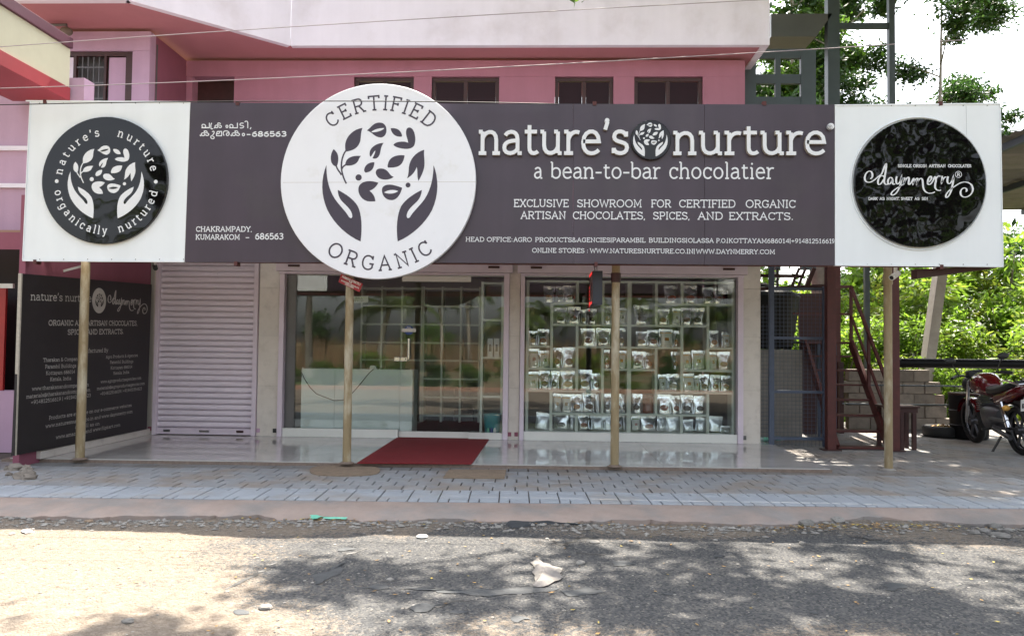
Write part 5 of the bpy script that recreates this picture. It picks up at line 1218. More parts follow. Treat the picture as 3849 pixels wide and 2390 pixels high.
# stairs
st_ = thing('steel_stairs', 'dark red steel stairs with handrail climbing away behind the signboard', 'stairs', (5, 12.6, -.05))
XS0, XS1 = 4.62, 5.42; n = 7; ya, yb_ = 12.62, 14.1; za, zb2 = -.02, 1.62
for i in range(n+1):
    f = i/n; y = ya+(yb_-ya)*f; z = za+(zb2-za)*f
    if i < n: bx('tread', XS0+.03, XS1-.03, y, y+.24, z-.015, z+.015, M_rust, st_)
bx('landing', XS0, XS1, yb_, yb_+1.2, zb2-.02, zb2+.02, M_rust, st_)
for x in (XS0, XS1):
    MB().bar((x, ya-.02, za), (x, yb_, zb2), .05, .16).build('stringer', M_rust, st_)
x = XS1
MB().bar((x, ya+.05, za+1.02), (x, yb_, zb2+.98), .045).build('handrail', M_rust, st_); MB().bar((x, ya+.05, za+.52), (x, yb_, zb2+.48), .035).build('handrail', M_rust, st_)
MB().bar((x, yb_, zb2+.98), (XS0-.2, yb_, zb2+.95), .045).build('handrail', M_rust, st_); MB().bar((x, yb_, zb2+.50), (XS0-.2, yb_, zb2+.5), .035).build('handrail', M_rust, st_)
for f in (0.05, .5, 1): y = ya+(yb_-ya)*f; z = za+(zb2-za)*f; MB().bar((x, y, z), (x, y, z+1.0), .045).build('baluster', M_rust, st_)
for x in (XS0, XS1): bx('support', x-.03, x+.03, yb_+1.1, yb_+1.16, -.06, zb2-.02, M_rustd, st_)
bx('back_leg', 4.86, 4.91, yb_+.05, yb_+.10, -.06, zb2-.022, M_blueG, st_); bx('back_leg', 5.14, 5.19, yb_+.05, yb_+.10, -.06, zb2-.022, M_blueG, st_)
# red posts
for (cx, by, w, Y, lab) in ((603, 1290, .135, 12.5, 'thick dark red steel post left of the stairs'), (1044, 1290, .13, 12.5, 'dark red steel post just right of the stairs'), (648, 560, .09, 15.2, 'dark red post rising behind the stair landing')):
    p = PY(*c4(cx, 700), Y); t = thing('red_post', lab, 'post', (p.x, Y, -.05), group='red steel posts of the yard'); bx('post_body', p.x-w/2, p.x+w/2, Y, Y+w, -.05, 3.3, M_rust, t, bevel=.004)
    bx('foot_plate', p.x-w, p.x+w, Y-.04, Y+w+.04, -.05, -.035, M_rustd, t)
# roof support beam under the sign at the right
p, q = PY(*c5(335, 100), 9.85), PY(*c5(335, 165), 9.85); r_ = PY(*c5(880, 88), 9.85)
t = thing('support_beam', 'dark red tapering beam under the right end of the signboard', 'beam', tuple(p)); b = MB()
b.add([(p.x, 9.75, p.z), (q.x, 9.75, q.z), (r_.x, 9.75, r_.z-.01), (r_.x, 9.75, r_.z+.01), (p.x, 9.9, p.z), (q.x, 9.9, q.z), (r_.x, 9.9, r_.z-.01), (r_.x, 9.9, r_.z+.01)], [(0, 1, 2, 3), (7, 6, 5, 4), (0, 4, 5, 1), (1, 5, 6, 2), (2, 6, 7, 3), (3, 7, 4, 0)]); b.build('beam_body', M_rustd, t)
# stool
S0, S1 = PY(*c5(248, 1250), 12.7).x, PY(*c5(374, 1250), 12.7).x; zt_ = PY(*c5(300, 1042), 12.7).z
so = thing('wooden_bench', 'small dark red bench standing behind the right yard pole', 'bench', ((S0+S1)/2, 12.9, -.05))
bx('seat', S0-.25, S1+.02, 12.68, 13.05, zt_-.03, zt_, M_wood, so, bevel=.004); bx('apron', S0-.2, S1, 12.72, 12.74, zt_-.11, zt_-.031, M_rustd, so)
for x in (S0+.04, S1-.05, S0-.2):
    for y in (12.72, 12.98): bx('leg', x-.03, x+.03, y, y+.05, -.05, zt_-.112 if y < 12.8 else zt_-.031, M_rustd, so)
bx('stretcher', S0-.17, S1-.08, 12.99, 13.02, .06, .11, M_rustd, so)
# stepped block wall
bw = thing('block_wall', 'low weathered stone block wall with a stepped broken end', 'wall', (7, 15.9, -.05))
YW = 15.9; bwid = .42; bh = .235; xs0 = PY(*c4(790, 900), YW).x; steps = [PY(*c5(622, 1100), YW).x, PY(*c5(620, 1050), YW).x, PY(*c5(568, 960), YW).x, PY(*c5(528, 900), YW).x, PY(*c5(455, 830), YW).x]
for r in range(5):
    x = xs0 - (.21 if r % 2 else 0)-.2; z = -.05+r*bh
    while x+bwid*.6 < steps[r]:
        e = min(x+bwid, steps[r]); dz = random.uniform(-.006, .006)
        MB().box(x+.006, e-.006, YW+random.uniform(-.012, .012), YW+.2, z+.004+dz*0, z+bh-.004).build('block', M_block, bw, bevel=.012); x += bwid
bx('mortar', xs0-.1, steps[4]-.02, YW+.03, YW+.17, -.05, -.05+5*bh-.02, M_grout, bw)
bx('mortar', steps[4]-.019, steps[2]-.03, YW+.03, YW+.17, -.05, -.05+3*bh-.02, M_grout, bw)
# black pipe rail and two thin rails
rl = thing('pipe_barrier', 'thick black pipe with two thin rails below it across the back of the yard', 'barrier', (8, 15.0, 0)); YR = 15.0
p, q = PY(3340, 1363, YR), PY(3849, 1368, YR)
for (s, r) in (((3330, 1363), .155/2),): 
    b = MB(); b.tube([(p.x, YR, p.z), (q.x+2.5, YR, p.z)], .148/2+.012, 16); b.build('pipe', M_tank, rl, smooth='auto')
for py in (1450, 1521): z = PY(3500, py, YR).z; b = MB(); b.tube([(5.6, YR, z), (q.x+2, YR, z)], .014, 8); b.build('rail', M_steelG, rl, smooth='auto')
for x in (5.62, 9.4, 11.5): bx('rail_post', x-.04, x+.04, YR+.08, YR+.16, -.05, p.z, M_rustd, rl)
# tyre, drum, debris
tp = PY(3527, 1575, 14.9); R = .335
ty = thing('old_tyre', 'old black tyre lying flat by the block wall with rubbish on it', 'tyre', (tp.x, 14.75, -.05))
prof = [(R*.62, .02), (R*.70, 0), (R*.93, .005), (R, .04), (R*1.01, .10), (R, .16), (R*.93, .195), (R*.70, .20), (R*.62, .18), (R*.66, .10)]
b = MB(); n = 40; V = []; F = []
for (r, h) in prof:
    for k_ in range(n): a = 2*math.pi*k_/n; V.append((tp.x+r*math.cos(a), 14.75+r*math.sin(a), -.05+h))
m = len(prof)
for i in range(m):
    for k_ in range(n): F.append((i*n+k_, i*n+(k_+1) % n, ((i+1) % m)*n+(k_+1) % n, ((i+1) % m)*n+k_))
b.add(V, F); b.build('tyre_body', M_tyre, ty, smooth=True)
rb = thing('dry_rubbish', 'pile of dry leaves and scraps heaped on the old tyre', 'rubbish', (tp.x, 14.75, .15)); b = MB()
for i in range(60):
    a = random.uniform(0, 6.28); r = random.uniform(0, .2); c = Vector((tp.x+r*math.cos(a), 14.75+r*math.sin(a), .10+.06*random.random())); u = Vector((random.uniform(-1, 1), random.uniform(-1, 1), random.uniform(-.4, .4))).normalized()*.06; v = Vector((random.uniform(-1, 1), random.uniform(-1, 1), random.uniform(-.4, .4))).normalized()*.04
    b.add([c-u, c-v, c+u, c+v], [(0, 1, 2, 3)])
b.build('scraps', M_litter, rb, kind='stuff')
dp = PY(3640, 1540, 14.3); dm = thing('black_drum', 'dark battered drum standing behind the motorbike', 'drum', (dp.x, 14.3, -.05))
b = MB(); b.lathe((dp.x+.12, 14.5, -.05), [(.27, 0), (.30, .03), (.31, .22), (.325, .24), (.31, .26), (.32, .48), (.335, .5), (.32, .52), (.33, .76), (.32, .78), (.30, .78)], 28); b.build('drum_body', M_tank, dm, smooth='auto')
b = MB(); b.lathe((dp.x+.12, 14.5, .73), [(.335, 0), (.34, .03), (.30, .035)], 28); b.build('drum_rim', M_rustd, dm, smooth='auto')
lp = PY(3509, 1230, 17.2); lt = PY(3530, 1050, 17.2); lb2 = PY(3480, 1410, 17.2); dirv = (lt-lb2).normalized()
ep = thing('leaning_pole', 'grey concrete pole leaning among the bushes behind the yard', 'pole', tuple(lb2-dirv*1.2)); MB().bar(lb2-dirv*1.6, lt+dirv*1.2, .27, .2).build('pole_body', M_concrete, ep, bevel=.01)
# plastic bottle by the gate
for i, (cx, cy, lab) in enumerate(((150, 1275, 'clear plastic bottle with a green label lying by the end pillar'), (240, 1270, 'crumpled clear bottle lying by the mesh gate'))):
    p = PZ(*c4(cx, cy+12), 0); d = Vector((1, .1*(1-2*i), 0)).normalized(); z = .034; t = thing('plastic_bottle', lab, 'bottle', tuple(p)); p.z = z
    b = MB(); b.tube([p-d*.11, p-d*.10, p-d*.02, p+d*.05, p+d*.085, p+d*.10], [.028, .033, .033, .033, .018, .014], 14); b.build('bottle_body', mat('bottle_plastic' if i == 0 else 'bottle_plastic_b', (.45, .62, .58), .08, var=.1, spec=.8), t, smooth='auto')
    b = MB(); b.tube([p-d*.06, p+d*.02], .0345, 14); b.build('bottle_label', M_tealgreen, t, smooth='auto'); b = MB(); b.tube([p+d*.10, p+d*.12], .015, 10); b.build('cap', M_tealgreen, t)
# shed roof at the right
sr = thing('shed_roof', 'dark corrugated sheet roof on steel purlins over the right yard', 'roof', (9, 14, 4.4))
b = MB(); ZR = 4.42; 
for i, y0 in enumerate(np.arange(9.9, 16.4, 1.05)):
    b = MB(); nxx = 70; x0_, x1_ = 6.3, 15.0; V = []; 
    # sheets run along Y with corrugation lines parallel to X; each lap its own sheet
    ny_ = 15
    for j in range(ny_):
        y = y0+1.09*j/(ny_-1); z = ZR+.022*math.sin(2*math.pi*j/3.5)+.004*(i % 2)
        V += [(x0_, y, z), (x1_, y, z+.25)]
    b.add(V, [(2*j, 2*j+1, 2*j+3, 2*j+2) for j in range(ny_-1)]); b.build('roof_sheet', M_roofsheet, sr)
for x in (6.45, 8.3, 10.2, 12.3): MB().bar((x, 9.9, ZR-.08+(x-6.3)*.029), (x, 17.2, ZR-.08+(x-6.3)*.029), .06, .10).build('purlin', M_steelG, sr)
for (x, y) in ((6.9, 17.1), (11.6, 17.1), (13.0, 10.2), (13.0, 15)): bx('roof_post', x-.05, x+.05, y-.05, y+.05, -.05, ZR-.1+(x-6.3)*.029, M_steelG, sr)
for k_ in range(4): MB().bar((6.5+k_*2.2, 12, ZR-.14+(6.5+k_*2.2-6.3)*.029), (8.6+k_*2.2, 16.5, ZR-.14+(8.6+k_*2.2-6.3)*.029), .05).build('brace', M_black, sr)
# steel tower with platforms (upper right)
tw_ = thing('steel_tower', 'grey steel frame with a dark platform standing beside the pink house', 'tower', (5.9, 16.5, 0)); YT = 16.5
T = lambda x, y: PY(*cU(x, y), YT)
a = T(1085, 400); bx('post', a.x-.12, a.x+.12, YT, YT+.2, -.05, 10, M_steelG, tw_)
a = T(1500, 400); bx('post', a.x-.06, a.x+.06, YT, YT+.12, -.05, 10, M_steelG, tw_)
p, q = T(640, 110), T(1075, 110); z0, z1 = T(800, 262).z, T(800, 100).z; b = MB(); b.add([(p.x, YT, z0), (T(960, 260).x, YT, z0), (q.x, YT, z1), (p.x, YT, z1), (p.x, YT+1.2, z0), (T(960, 260).x, YT+1.2, z0), (q.x, YT+1.2, z1), (p.x, YT+1.2, z1)], [(0, 1, 2, 3), (7, 6, 5, 4), (0, 4, 5, 1), (1, 5, 6, 2), (2, 6, 7, 3), (3, 7, 4, 0)]); b.build('platform', M_frame, tw_)
z = T(1300, 180).z; bx('crossbar', a.x, T(1085, 180).x+.0, YT+.03, YT+.1, z-.06, z+.06, M_steelG, tw_)
lt_ = thing('window_lattice', 'dark timber lattice panel at the right end of the pink house', 'lattice', (4.5, 15.2, 5)); YL = 15.2; Lq = lambda x, y: PY(*cU(x, y), YL)
for x_ in (480, 905): p = Lq(x_, 600); bx('upright', p.x-.14, p.x+.14, YL, YL+.1, 3.0, Lq(x_, 350).z, M_steelG, lt_)
for x_ in (690,): p = Lq(x_, 600); bx('upright', p.x-.05, p.x+.05, YL+.01, YL+.09, 3.0, Lq(x_, 350).z, M_steelG, lt_)
for y_ in (380, 560, 720): p, q = Lq(500, y_), Lq(890, y_); bx('crosspiece', p.x+.06, q.x-.06, YL+.012, YL+.088, p.z-.09, p.z+.09, M_steelG, lt_)

# ------------------------------------------------------------------ motorbike (local frame: +Y forward, ground at z=0)
rear, front = Vector((7.30, 12.33, -.05)), Vector((7.44, 13.9, -.05)); d = (front-rear); ang = math.atan2(d.x, d.y)
mb = thing('motorbike', 'dark red motorbike parked under the roof at the right edge, seen from behind', 'motorbike', tuple(rear), rz=-ang); mb.scale = (1.22, 1.22, 1.22); mb.rotation_euler.y = -.12
WB = 1.30; RW = .30
def part(b, name, m, par=mb, **k):
    k.setdefault('smooth', 'auto'); return b.build(name, m, par, local=True, **k)
def wheel(y, w, par):
    n = 40; b = MB(); V = []; F = []; prof = [(RW-.06, -w*.5), (RW-.02, -w*.55), (RW, -w*.25), (RW+.006, 0), (RW, w*.25), (RW-.02, w*.55), (RW-.06, w*.5)]
    for (r, h) in prof:
        for k_ in range(n): t = 2*math.pi*k_/n; V.append((h, y+r*math.cos(t), RW+r*math.sin(t)))
    m = len(prof)
    for i in range(m-1):
        for k_ in range(n): F.append((i*n+k_, i*n+(k_+1) % n, (i+1)*n+(k_+1) % n, (i+1)*n+k_))
    b.add(V, F); wh = part(b, 'wheel', M_tyre, smooth=True)
    b = MB(); b.tube([(0, y+(RW-.065)*math.cos(2*math.pi*i/36), RW+(RW-.065)*math.sin(2*math.pi*i/36)) for i in range(36)], .014, 8, closed=True); part(b, 'rim', M_engine, wh)
    b = MB(); b.lathe((0, y, RW), [(.05, -.05), (.05, .05)], 16, 'x')
    for i in range(6): t = math.pi*i/3; b.bar((0, y, RW), (0, y+(RW-.07)*math.cos(t), RW+(RW-.07)*math.sin(t)), .022, .03)
    part(b, 'hub', M_engine, wh); return wh
wheel(0, .10, mb); wheel(WB, .085, mb)
for s in (-1, 1):
    b = MB(); b.tube([(s*.085, WB, RW), (s*.085, WB-.16, RW+.42), (s*.085, WB-.22, RW+.58)], [.024, .024, .02], 10); part(b, 'fork_leg', M_chrome)
    b = MB(); b.tube([(s*.10, 0, RW), (s*.12, .42, RW+.03)], .018, 8); part(b, 'swing_arm', M_engine)
    b = MB(); b.tube([(s*.13, .02, RW+.05), (s*.13, .12, RW+.36)], .028, 10); part(b, 'shock_absorber', M_chrome)
    b = MB(); b.tube([(0, WB-.24, RW+.60), (s*.16, WB-.26, RW+.66), (s*.30, WB-.36, RW+.67), (s*.37, WB-.44, RW+.65)], .013, 8); part(b, 'handlebar', M_black)
    b = MB(); b.tube([(s*.28, WB-.35, RW+.67), (s*.39, WB-.46, RW+.65)], .020, 8); part(b, 'grip', M_black)
    b = MB(); b.tube([(s*.24, WB-.33, RW+.67), (s*.30, WB-.34, RW+.80), (s*.32, WB-.36, RW+.84)], .007, 6); b.sphere((s*.34, WB-.36, RW+.88), .075, sc=(1, .25, .65)); part(b, 'mirror', M_black)
    b = MB(); b.sphere((s*.16, -.06, RW+.30), .045, sc=(1, 1.2, .8)); part(b, 'indicator', M_orange)
def loft(secs, name, m, **k):
    b = MB(); n = len(secs[0]); V = [p for s in secs for p in s]; F = []
    for i in range(len(secs)-1):
        for j in range(n): F.append((i*n+j, i*n+(j+1) % n, (i+1)*n+(j+1) % n, (i+1)*n+j))
    F += [tuple(range(n))[::-1], tuple((len(secs)-1)*n+j for j in range(n))]; b.add(V, F); return part(b, name, m, **k)
def oval(y, cz, rx, rz2, n=18, pw=.8): return [(rx*math.copysign(abs(math.cos(t))**pw, math.cos(t)), y, cz+rz2*math.copysign(abs(math.sin(t))**pw, math.sin(t))) for t in [2*math.pi*i/n for i in range(n)]]
loft([oval(.50, .76, .05, .05), oval(.55, .80, .12, .11), oval(.68, .84, .16, .15), oval(.82, .85, .165, .15), oval(.95, .84, .14, .13), oval(1.02, .82, .07, .08)], 'fuel_tank', M_redpaint, smooth=True)
loft([oval(-.22, .90, .05, .03), oval(-.15, .88, .12, .05), oval(.05, .84, .14, .055), oval(.30, .79, .15, .06), oval(.50, .78, .13, .06), oval(.58, .80, .08, .04)], 'seat', M_black, smooth=True)
loft([oval(-.34, .83, .04, .05), oval(-.25, .82, .11, .07), oval(.0, .74, .14, .09), oval(.3, .68, .13, .10), oval(.5, .68, .09, .08)], 'tail_panel', M_redpaint, smooth=True)
b = MB(); b.box(-.07, .07, -.375, -.345, .79, .85); part(b, 'tail_light', M_ledface, bevel=.008)
b = MB(); b.tube([(-.12, -.36, .90), (-.14, -.1, .94), (-.13, .05, .92)], .012, 8); b.tube([(.12, -.36, .90), (.14, -.1, .94), (.13, .05, .92)], .012, 8); b.tube([(-.12, -.36, .90), (.12, -.36, .90)], .012, 8); part(b, 'grab_rail', M_chrome)
loft([oval(.36, .45, .10, .10), oval(.48, .42, .14, .16), oval(.68, .42, .15, .17), oval(.82, .46, .10, .12)], 'engine', M_engine)
b = MB()
for i in range(7): b.box(-.11, .11, .70+i*.02*0, .88, .50+i*.028, .512+i*.028)
part(b, 'cylinder_fins', M_engine)
b = MB(); b.tube([(.13, .85, .42), (.15, .75, .26), (.17, .4, .24), (.19, .1, .30), (.20, -.25, .36)], [.02, .022, .03, .048, .045], 12); part(b, 'exhaust', M_chrome)
b = MB(); arc = [(0, WB+ (RW+.035)*math.cos(t), RW+(RW+.035)*math.sin(t)) for t in [R_(20+i*12) for i in range(12)]]
V = []; 
for p in arc: V += [(-.07, p[1], p[2]-.012), (-.04, p[1], p[2]+.006), (.04, p[1], p[2]+.006), (.07, p[1], p[2]-.012)]
b.add(V, [(i*4+j, i*4+j+1, i*4+j+5, i*4+j+4) for i in range(11) for j in range(3)]); part(b, 'front_mudguard', M_redpaint)
b = MB(); V = []
for i in range(10):
    t = R_(70+i*13); y, z = (RW+.05)*math.cos(t), RW+(RW+.05)*math.sin(t); V += [(-.08, y, z-.015), (-.05, y, z+.006), (.05, y, z+.006), (.08, y, z-.015)]
b.add(V, [(i*4+j, i*4+j+1, i*4+j+5, i*4+j+4) for i in range(9) for j in range(3)]); part(b, 'rear_mudguard', M_black)
b = MB(); b.sphere((0, WB-.10, RW+.52), .12, sc=(1.05, .75, 1.0)); hl = part(b, 'headlamp', M_black, smooth=True)
b = MB(); b.box(-.10, .10, WB-.28, WB-.17, RW+.62, RW+.72); part(b, 'instrument_panel', M_black, bevel=.02)
b = MB(); b.bar((-.08, .35, .20), (-.26, .28, .0), .02); part(b, 'side_stand', M_black); b = MB(); b.bar((-.22, .55, .28), (.22, .55, .28), .025); part(b, 'foot_pegs', M_black)
b = MB(); b.tube([(-.13, 0, .22), (-.12, .45, .30), (-.12, .5, .42), (-.13, .02, .42)], .03, 8); part(b, 'chain_guard', M_engine)
# number plate, tilted, faces backwards
pl = MB(); z0, z1 = .58, .72; hw = .135; y0_, y1_ = -.36, -.40
pl.add([(-hw, y0_, z0), (hw, y0_, z0), (hw, y1_, z1), (-hw, y1_, z1), (-hw, y0_+.006, z0), (hw, y0_+.006, z0), (hw, y1_+.006, z1), (-hw, y1_+.006, z1)], [(0, 1, 2, 3), (7, 6, 5, 4), (0, 4, 5, 1), (1, 5, 6, 2), (2, 6, 7, 3), (3, 7, 4, 0)])
npp = part(pl, 'number_plate', M_plate)
NPn = Plane((0, y0_, z0), (1, 0, 0), (0, y1_-y0_, z1-z0)); k = Ink(NPn, .002); text(k, 'KL 35 F 3086', (-hw+.012, .035), (hw-.012, .035), .065, .16); k.mb.build('lettering', M_black, npp, local=True)
bx2 = MB(); bx2.box(-.05, .05, -.36, -.02, .60, .68); part(bx2, 'plate_bracket', M_black)

p = PY(*c4(540, 700), 16.0); tt_ = thing('bare_trunk', 'mottled tree trunk rising behind the mesh gate and the red post', 'tree', (p.x, 16, -.1)); b = MB()
b.tube([(p.x, 16, -.1), (p.x+.04, 16, 1.5), (p.x-.02, 16.05, 3.0), (p.x+.05, 16.1, 4.6)], [.24, .20, .19, .17], 12); b.build('trunk', M_barkpale, tt_, smooth=True)
p0, p1 = PY(*c4(395, 1180), 15.0), PY(*c4(480, 260), 15.0); sh_ = thing('dark_board', 'dark weathered board leaning behind the mesh gate beside the tank', 'board', (p0.x, 15, -.05)); b = MB()
b.add([(p0.x-.02, 14.9, -.05), (p0.x+.55, 14.9, -.05), (p1.x+.35, 15.15, p1.z), (p1.x-.25, 15.15, p1.z), (p0.x-.02, 14.94, -.05), (p0.x+.55, 14.94, -.05), (p1.x+.35, 15.19, p1.z), (p1.x-.25, 15.19, p1.z)], [(0, 1, 2, 3), (7, 6, 5, 4), (0, 4, 5, 1), (1, 5, 6, 2), (2, 6, 7, 3), (3, 7, 4, 0)]); b.build('board_body', M_rustd, sh_)
# ------------------------------------------------------------------ vegetation
def leaf_mesh(name, centers, L, W, m, seed=0, up=.35, droop=0.):
    """centers Nx3 -> N little folded leaves"""
    r = np.random.default_rng(seed); n = len(centers); c = np.asarray(centers, dtype=np.float64)
    d = r.normal(size=(n, 3)); d[:, 2] = d[:, 2]*.6-droop; d /= np.linalg.norm(d, axis=1)[:, None]
    nn = r.normal(size=(n, 3)); nn[:, 2] += up*3; s = np.cross(d, nn); s /= (np.linalg.norm(s, axis=1)[:, None]+1e-9)
    nv = np.cross(s, d); l = (L*r.uniform(.6, 1.3, n))[:, None]; w = (W*r.uniform(.7, 1.2, n))[:, None]
    V = np.stack([c-d*l*.5, c+s*w*.5+d*l*.05-nv*w*.12, c+d*l*.5, c-s*w*.5+d*l*.05-nv*w*.12], 1).reshape(-1, 3)
    F = np.arange(4*n, dtype=np.int32)
    return mesh_np(name, V, F, np.full(n, 4), m)
def clump_points(clumps, dens, seed, shell=.55):
    r = np.random.default_rng(seed); out = []
    for (x, y, z, a, b_, c) in clumps:
        n = int(dens*(a*b_*c)**(2/3)); v = r.normal(size=(n, 3)); v /= np.linalg.norm(v, axis=1)[:, None]
        rad = (shell+(1-shell)*r.random(n))[:, None]*(1+.22*r.normal(size=(n, 1))); out.append(v*rad*np.array([a, b_, c])+np.array([x, y, z]))
    return np.concatenate(out)
def make_bush(seed, m, n=13, L=.15, W=.06, dens=1500):
    r = random.Random(seed); cl = []
    for i in range(n):
        a = r.uniform(0, 6.28); rr = r.uniform(0, 1.0); z = r.uniform(.2, 2.3)
        cl.append((rr*math.cos(a), rr*math.sin(a)*.8, z, r.uniform(.35, .65), r.uniform(.35, .65), r.uniform(.25, .5)))
    fol = leaf_mesh('foliage', clump_points(cl, dens, seed), L, W, m, seed, droop=.3)
    b = MB()
    for (x, y, z, *_) in cl: b.tube([(x*.15, y*.15, 0), (x*.5, y*.5, z*.55), (x, y, z)], [.025, .018, .008], 5)
    o = b.build('stem', M_bark, smooth=True); st = o.data; bpy.data.objects.remove(o); return fol, st
BUSH = [make_bush(11, M_leafB), make_bush(12, M_leafC, 15), make_bush(13, M_leafB, 11, .17, .065, 1300), make_bush(14, M_leafA, 14)]
def place(kind, prot, x, y, s, lab, cat, group, z=-.2, sz=1., rzv=None):
    t = thing(kind, lab, cat, (x, y, z), group=group); t.rotation_euler.z = random.uniform(0, 6.28) if rzv is None else rzv; t.scale = (s, s, s*sz)
    for nm, me_ in zip(('foliage', 'stem') if kind.endswith('bush') else ('crown', 'trunk'), prot):
        o = bpy.data.objects.new(nm, me_); COL.objects.link(o); o.parent = t
    return t
def make_tree(seed, m, H=9., spread=3.2, L=.24, W=.10, dens=900, nl=9, base=.45, barkm=None, tr=.16, size=(.5, .95), lean=0.):
    r = random.Random(seed); b = MB(); cl = []
    def q(i): t = i/8; return Vector((lean*t*H+.10*math.sin(t*5+seed)*H*.2, .08*math.cos(t*4+seed)*H*.2, t*H*.92))
    b.tube([q(i) for i in range(9)], [tr*(1-.82*i/8) for i in range(9)], 9)
    for i in range(nl):
        t = base+(1-base)*i/nl+r.uniform(0, .04); p = q(min(8, t*8)); a = r.uniform(0, 6.28)+i*2.4; ln = spread*(1.15-t*.7)*r.uniform(.7, 1.15)
        e = p+Vector((math.cos(a)*ln, math.sin(a)*ln, ln*r.uniform(.15, .6))); mid = p.lerp(e, .5)+Vector((0, 0, ln*.10))
        b.tube([p, mid, e], [tr*.35*(1-t*.5), tr*.22*(1-t*.5), tr*.07], 6)
        for j in range(4):
            s_ = .45+.2*j; c = p.lerp(e, min(s_, 1.05)); off = Vector((r.uniform(-.6, .6), r.uniform(-.6, .6), r.uniform(-.25, .5)))*ln*.38; k_ = r.uniform(*size)
            cl.append((c.x+off.x, c.y+off.y, c.z+off.z, k_, k_, k_*.6)); b.tube([c, c+off*.8], [tr*.08, tr*.03], 4)
    cr = leaf_mesh('crown', clump_points(cl, dens, seed, .3), L, W, m, seed, droop=.35)
    o = b.build('trunk', barkm or M_bark, smooth=True); me = o.data; bpy.data.objects.remove(o); return cr, me
TREE = [make_tree(21, M_leafC, 10, 3.6), make_tree(22, M_leafA, 11, 4.0, nl=11), make_tree(23, M_leafB, 8, 3.0, nl=10, dens=700, barkm=M_barkpale)]
TREE.append(make_tree(31, M_leafC, 17, 4.2, L=.22, W=.10, dens=900, nl=17, base=.30, barkm=M_barkpale, size=(.5, 1.0)))
TREE.append(make_tree(37, M_leafA, 18, 4.6, L=.24, W=.10, dens=760, nl=15, base=.28, barkm=M_barkpale, size=(.5, 1.1), lean=.08))
# palm prototype
def make_palm(seed, H=6.5, n=17, fl=3.1):
    r = random.Random(seed); b = MB(); bend = r.uniform(-.8, .8)
    b.tube([(bend*(i/10)**2, .2*math.sin(i*.4), H*i/10) for i in range(11)], [.20-.008*i for i in range(11)], 10); o = b.build('trunk', M_barkpale, smooth=True); tm = o.data; bpy.data.objects.remove(o)
    V = []; F = []; top = Vector((bend, .2*math.sin(4), H))
    for k_ in range(n):
        a = k_*2.399+r.uniform(-.2, .2); el = r.uniform(-.1, 1.25)*(1-.4*k_/n)+.1; dirh = Vector((math.cos(a), math.sin(a), 0)); pts = []
        p = top.copy(); ang = el; st = fl/14
        for i in range(15): pts.append(p.copy()); p = p+(dirh*math.cos(ang)+Vector((0, 0, math.sin(ang))))*st; ang -= .055+.012*i
        sd = Vector((-dirh.y, dirh.x, 0))
        for i in range(1, 15):
            for h_ in range(3):
                f = h_/3; c = pts[i-1].lerp(pts[i], f); tdir = (pts[i]-pts[i-1]).normalized(); ll = (.30+.55*math.sin(math.pi*min(1, (i+f)/15*.95+.05)))*fl/3.1
                for s in (-1, 1):
                    e = c+(sd*s*.75+tdir*.55+Vector((0, 0, -.40-r.uniform(0, .25))))*ll; w = tdir*.030; b0 = len(V); V += [c-w, c+w, e]; F.append((b0, b0+1, b0+2))
        for i in range(14):
            b0 = len(V); V += [pts[i]-sd*.02, pts[i]+sd*.02, pts[i+1]+sd*.015, pts[i+1]-sd*.015]; F.append((b0, b0+1, b0+2, b0+3))
    me = bpy.data.meshes.new('fronds'); me.from_pydata([tuple(v) for v in V], [], F); me.materials.append(M_frond); me.update(); return me, tm
PALM = [make_palm(3), make_palm(5, 5.2, 15, 2.8), make_palm(8, 3.6, 14, 3.3)]
# right-hand shrubbery behind the yard
spots = [(4.9, 17.6, .72, 1), (6.0, 17.2, .6, 0), (7.2, 17.3, .62, 2), (8.4, 17.2, .62, 0), (9.7, 17.4, .7, 1), (11.2, 17.6, .72, 2), (5.4, 19.0, 1.0, 0), (6.9, 18.9, .95, 2), (8.3, 19.1, 1.0, 0), (9.9, 19.0, 1.05, 2), (11.6, 19.3, 1.05, 0), (13.2, 19.4, 1.1, 1), (4.4, 20.6, 1.45, 1), (6.3, 20.8, 1.35, 0), (8.2, 20.9, 1.4, 2), (10.2, 21.0, 1.5, 0), (12.3, 21.3, 1.5, 2), (14.4, 21.5, 1.5, 0), (5.2, 23.4, 1.9, 0), (7.9, 23.6, 2.0, 1), (10.6, 23.9, 2.1, 2), (13.6, 24.2, 2.1, 0), (16.5, 24.4, 2.2, 1), (18, 22, 1.6, 2)]
for i, (x, y, s, k_) in enumerate(spots):
    row = 0 if y < 18 else 1 if y < 20 else 2 if y < 23 else 3; rk_ = sorted(q[0] for q in spots if (0 if q[1] < 18 else 1 if q[1] < 20 else 2 if q[1] < 23 else 3) == row).index(x)
    lab = ['bright green', 'mid green', 'yellow green', 'dark green'][k_]+' leafy bush, '+['first', 'second', 'third', 'fourth', 'fifth', 'sixth', 'seventh'][rk_]+' from the left in the '+['low front row', 'second row', 'third row', 'tall rear row'][row]+' behind the yard'
    place('leafy_bush', BUSH[k_], x, y, s, lab, 'bush', 'bushes behind the yard')
tl = [(11.2, 32, 1.1, 3, 'tall airy green tree above the right end of the signboard'), (15.4, 33, 1.0, 4, 'leaning dark green tree with pale trunk, above the black script disc'), (8.6, 31, 1.05, 4, 'thin dark tree just right of the steel tower'), (13.2, 37, 1.2, 4, 'faint dark tree standing behind the tall airy green tree'), (6.2, 31, 1.5, 1, 'dark green tree behind the lattice beside the pink house')]
for x, y, s, k_, lab in tl: place('broadleaf_tree', TREE[k_], x, y, s, lab, 'tree', 'trees behind the yard')
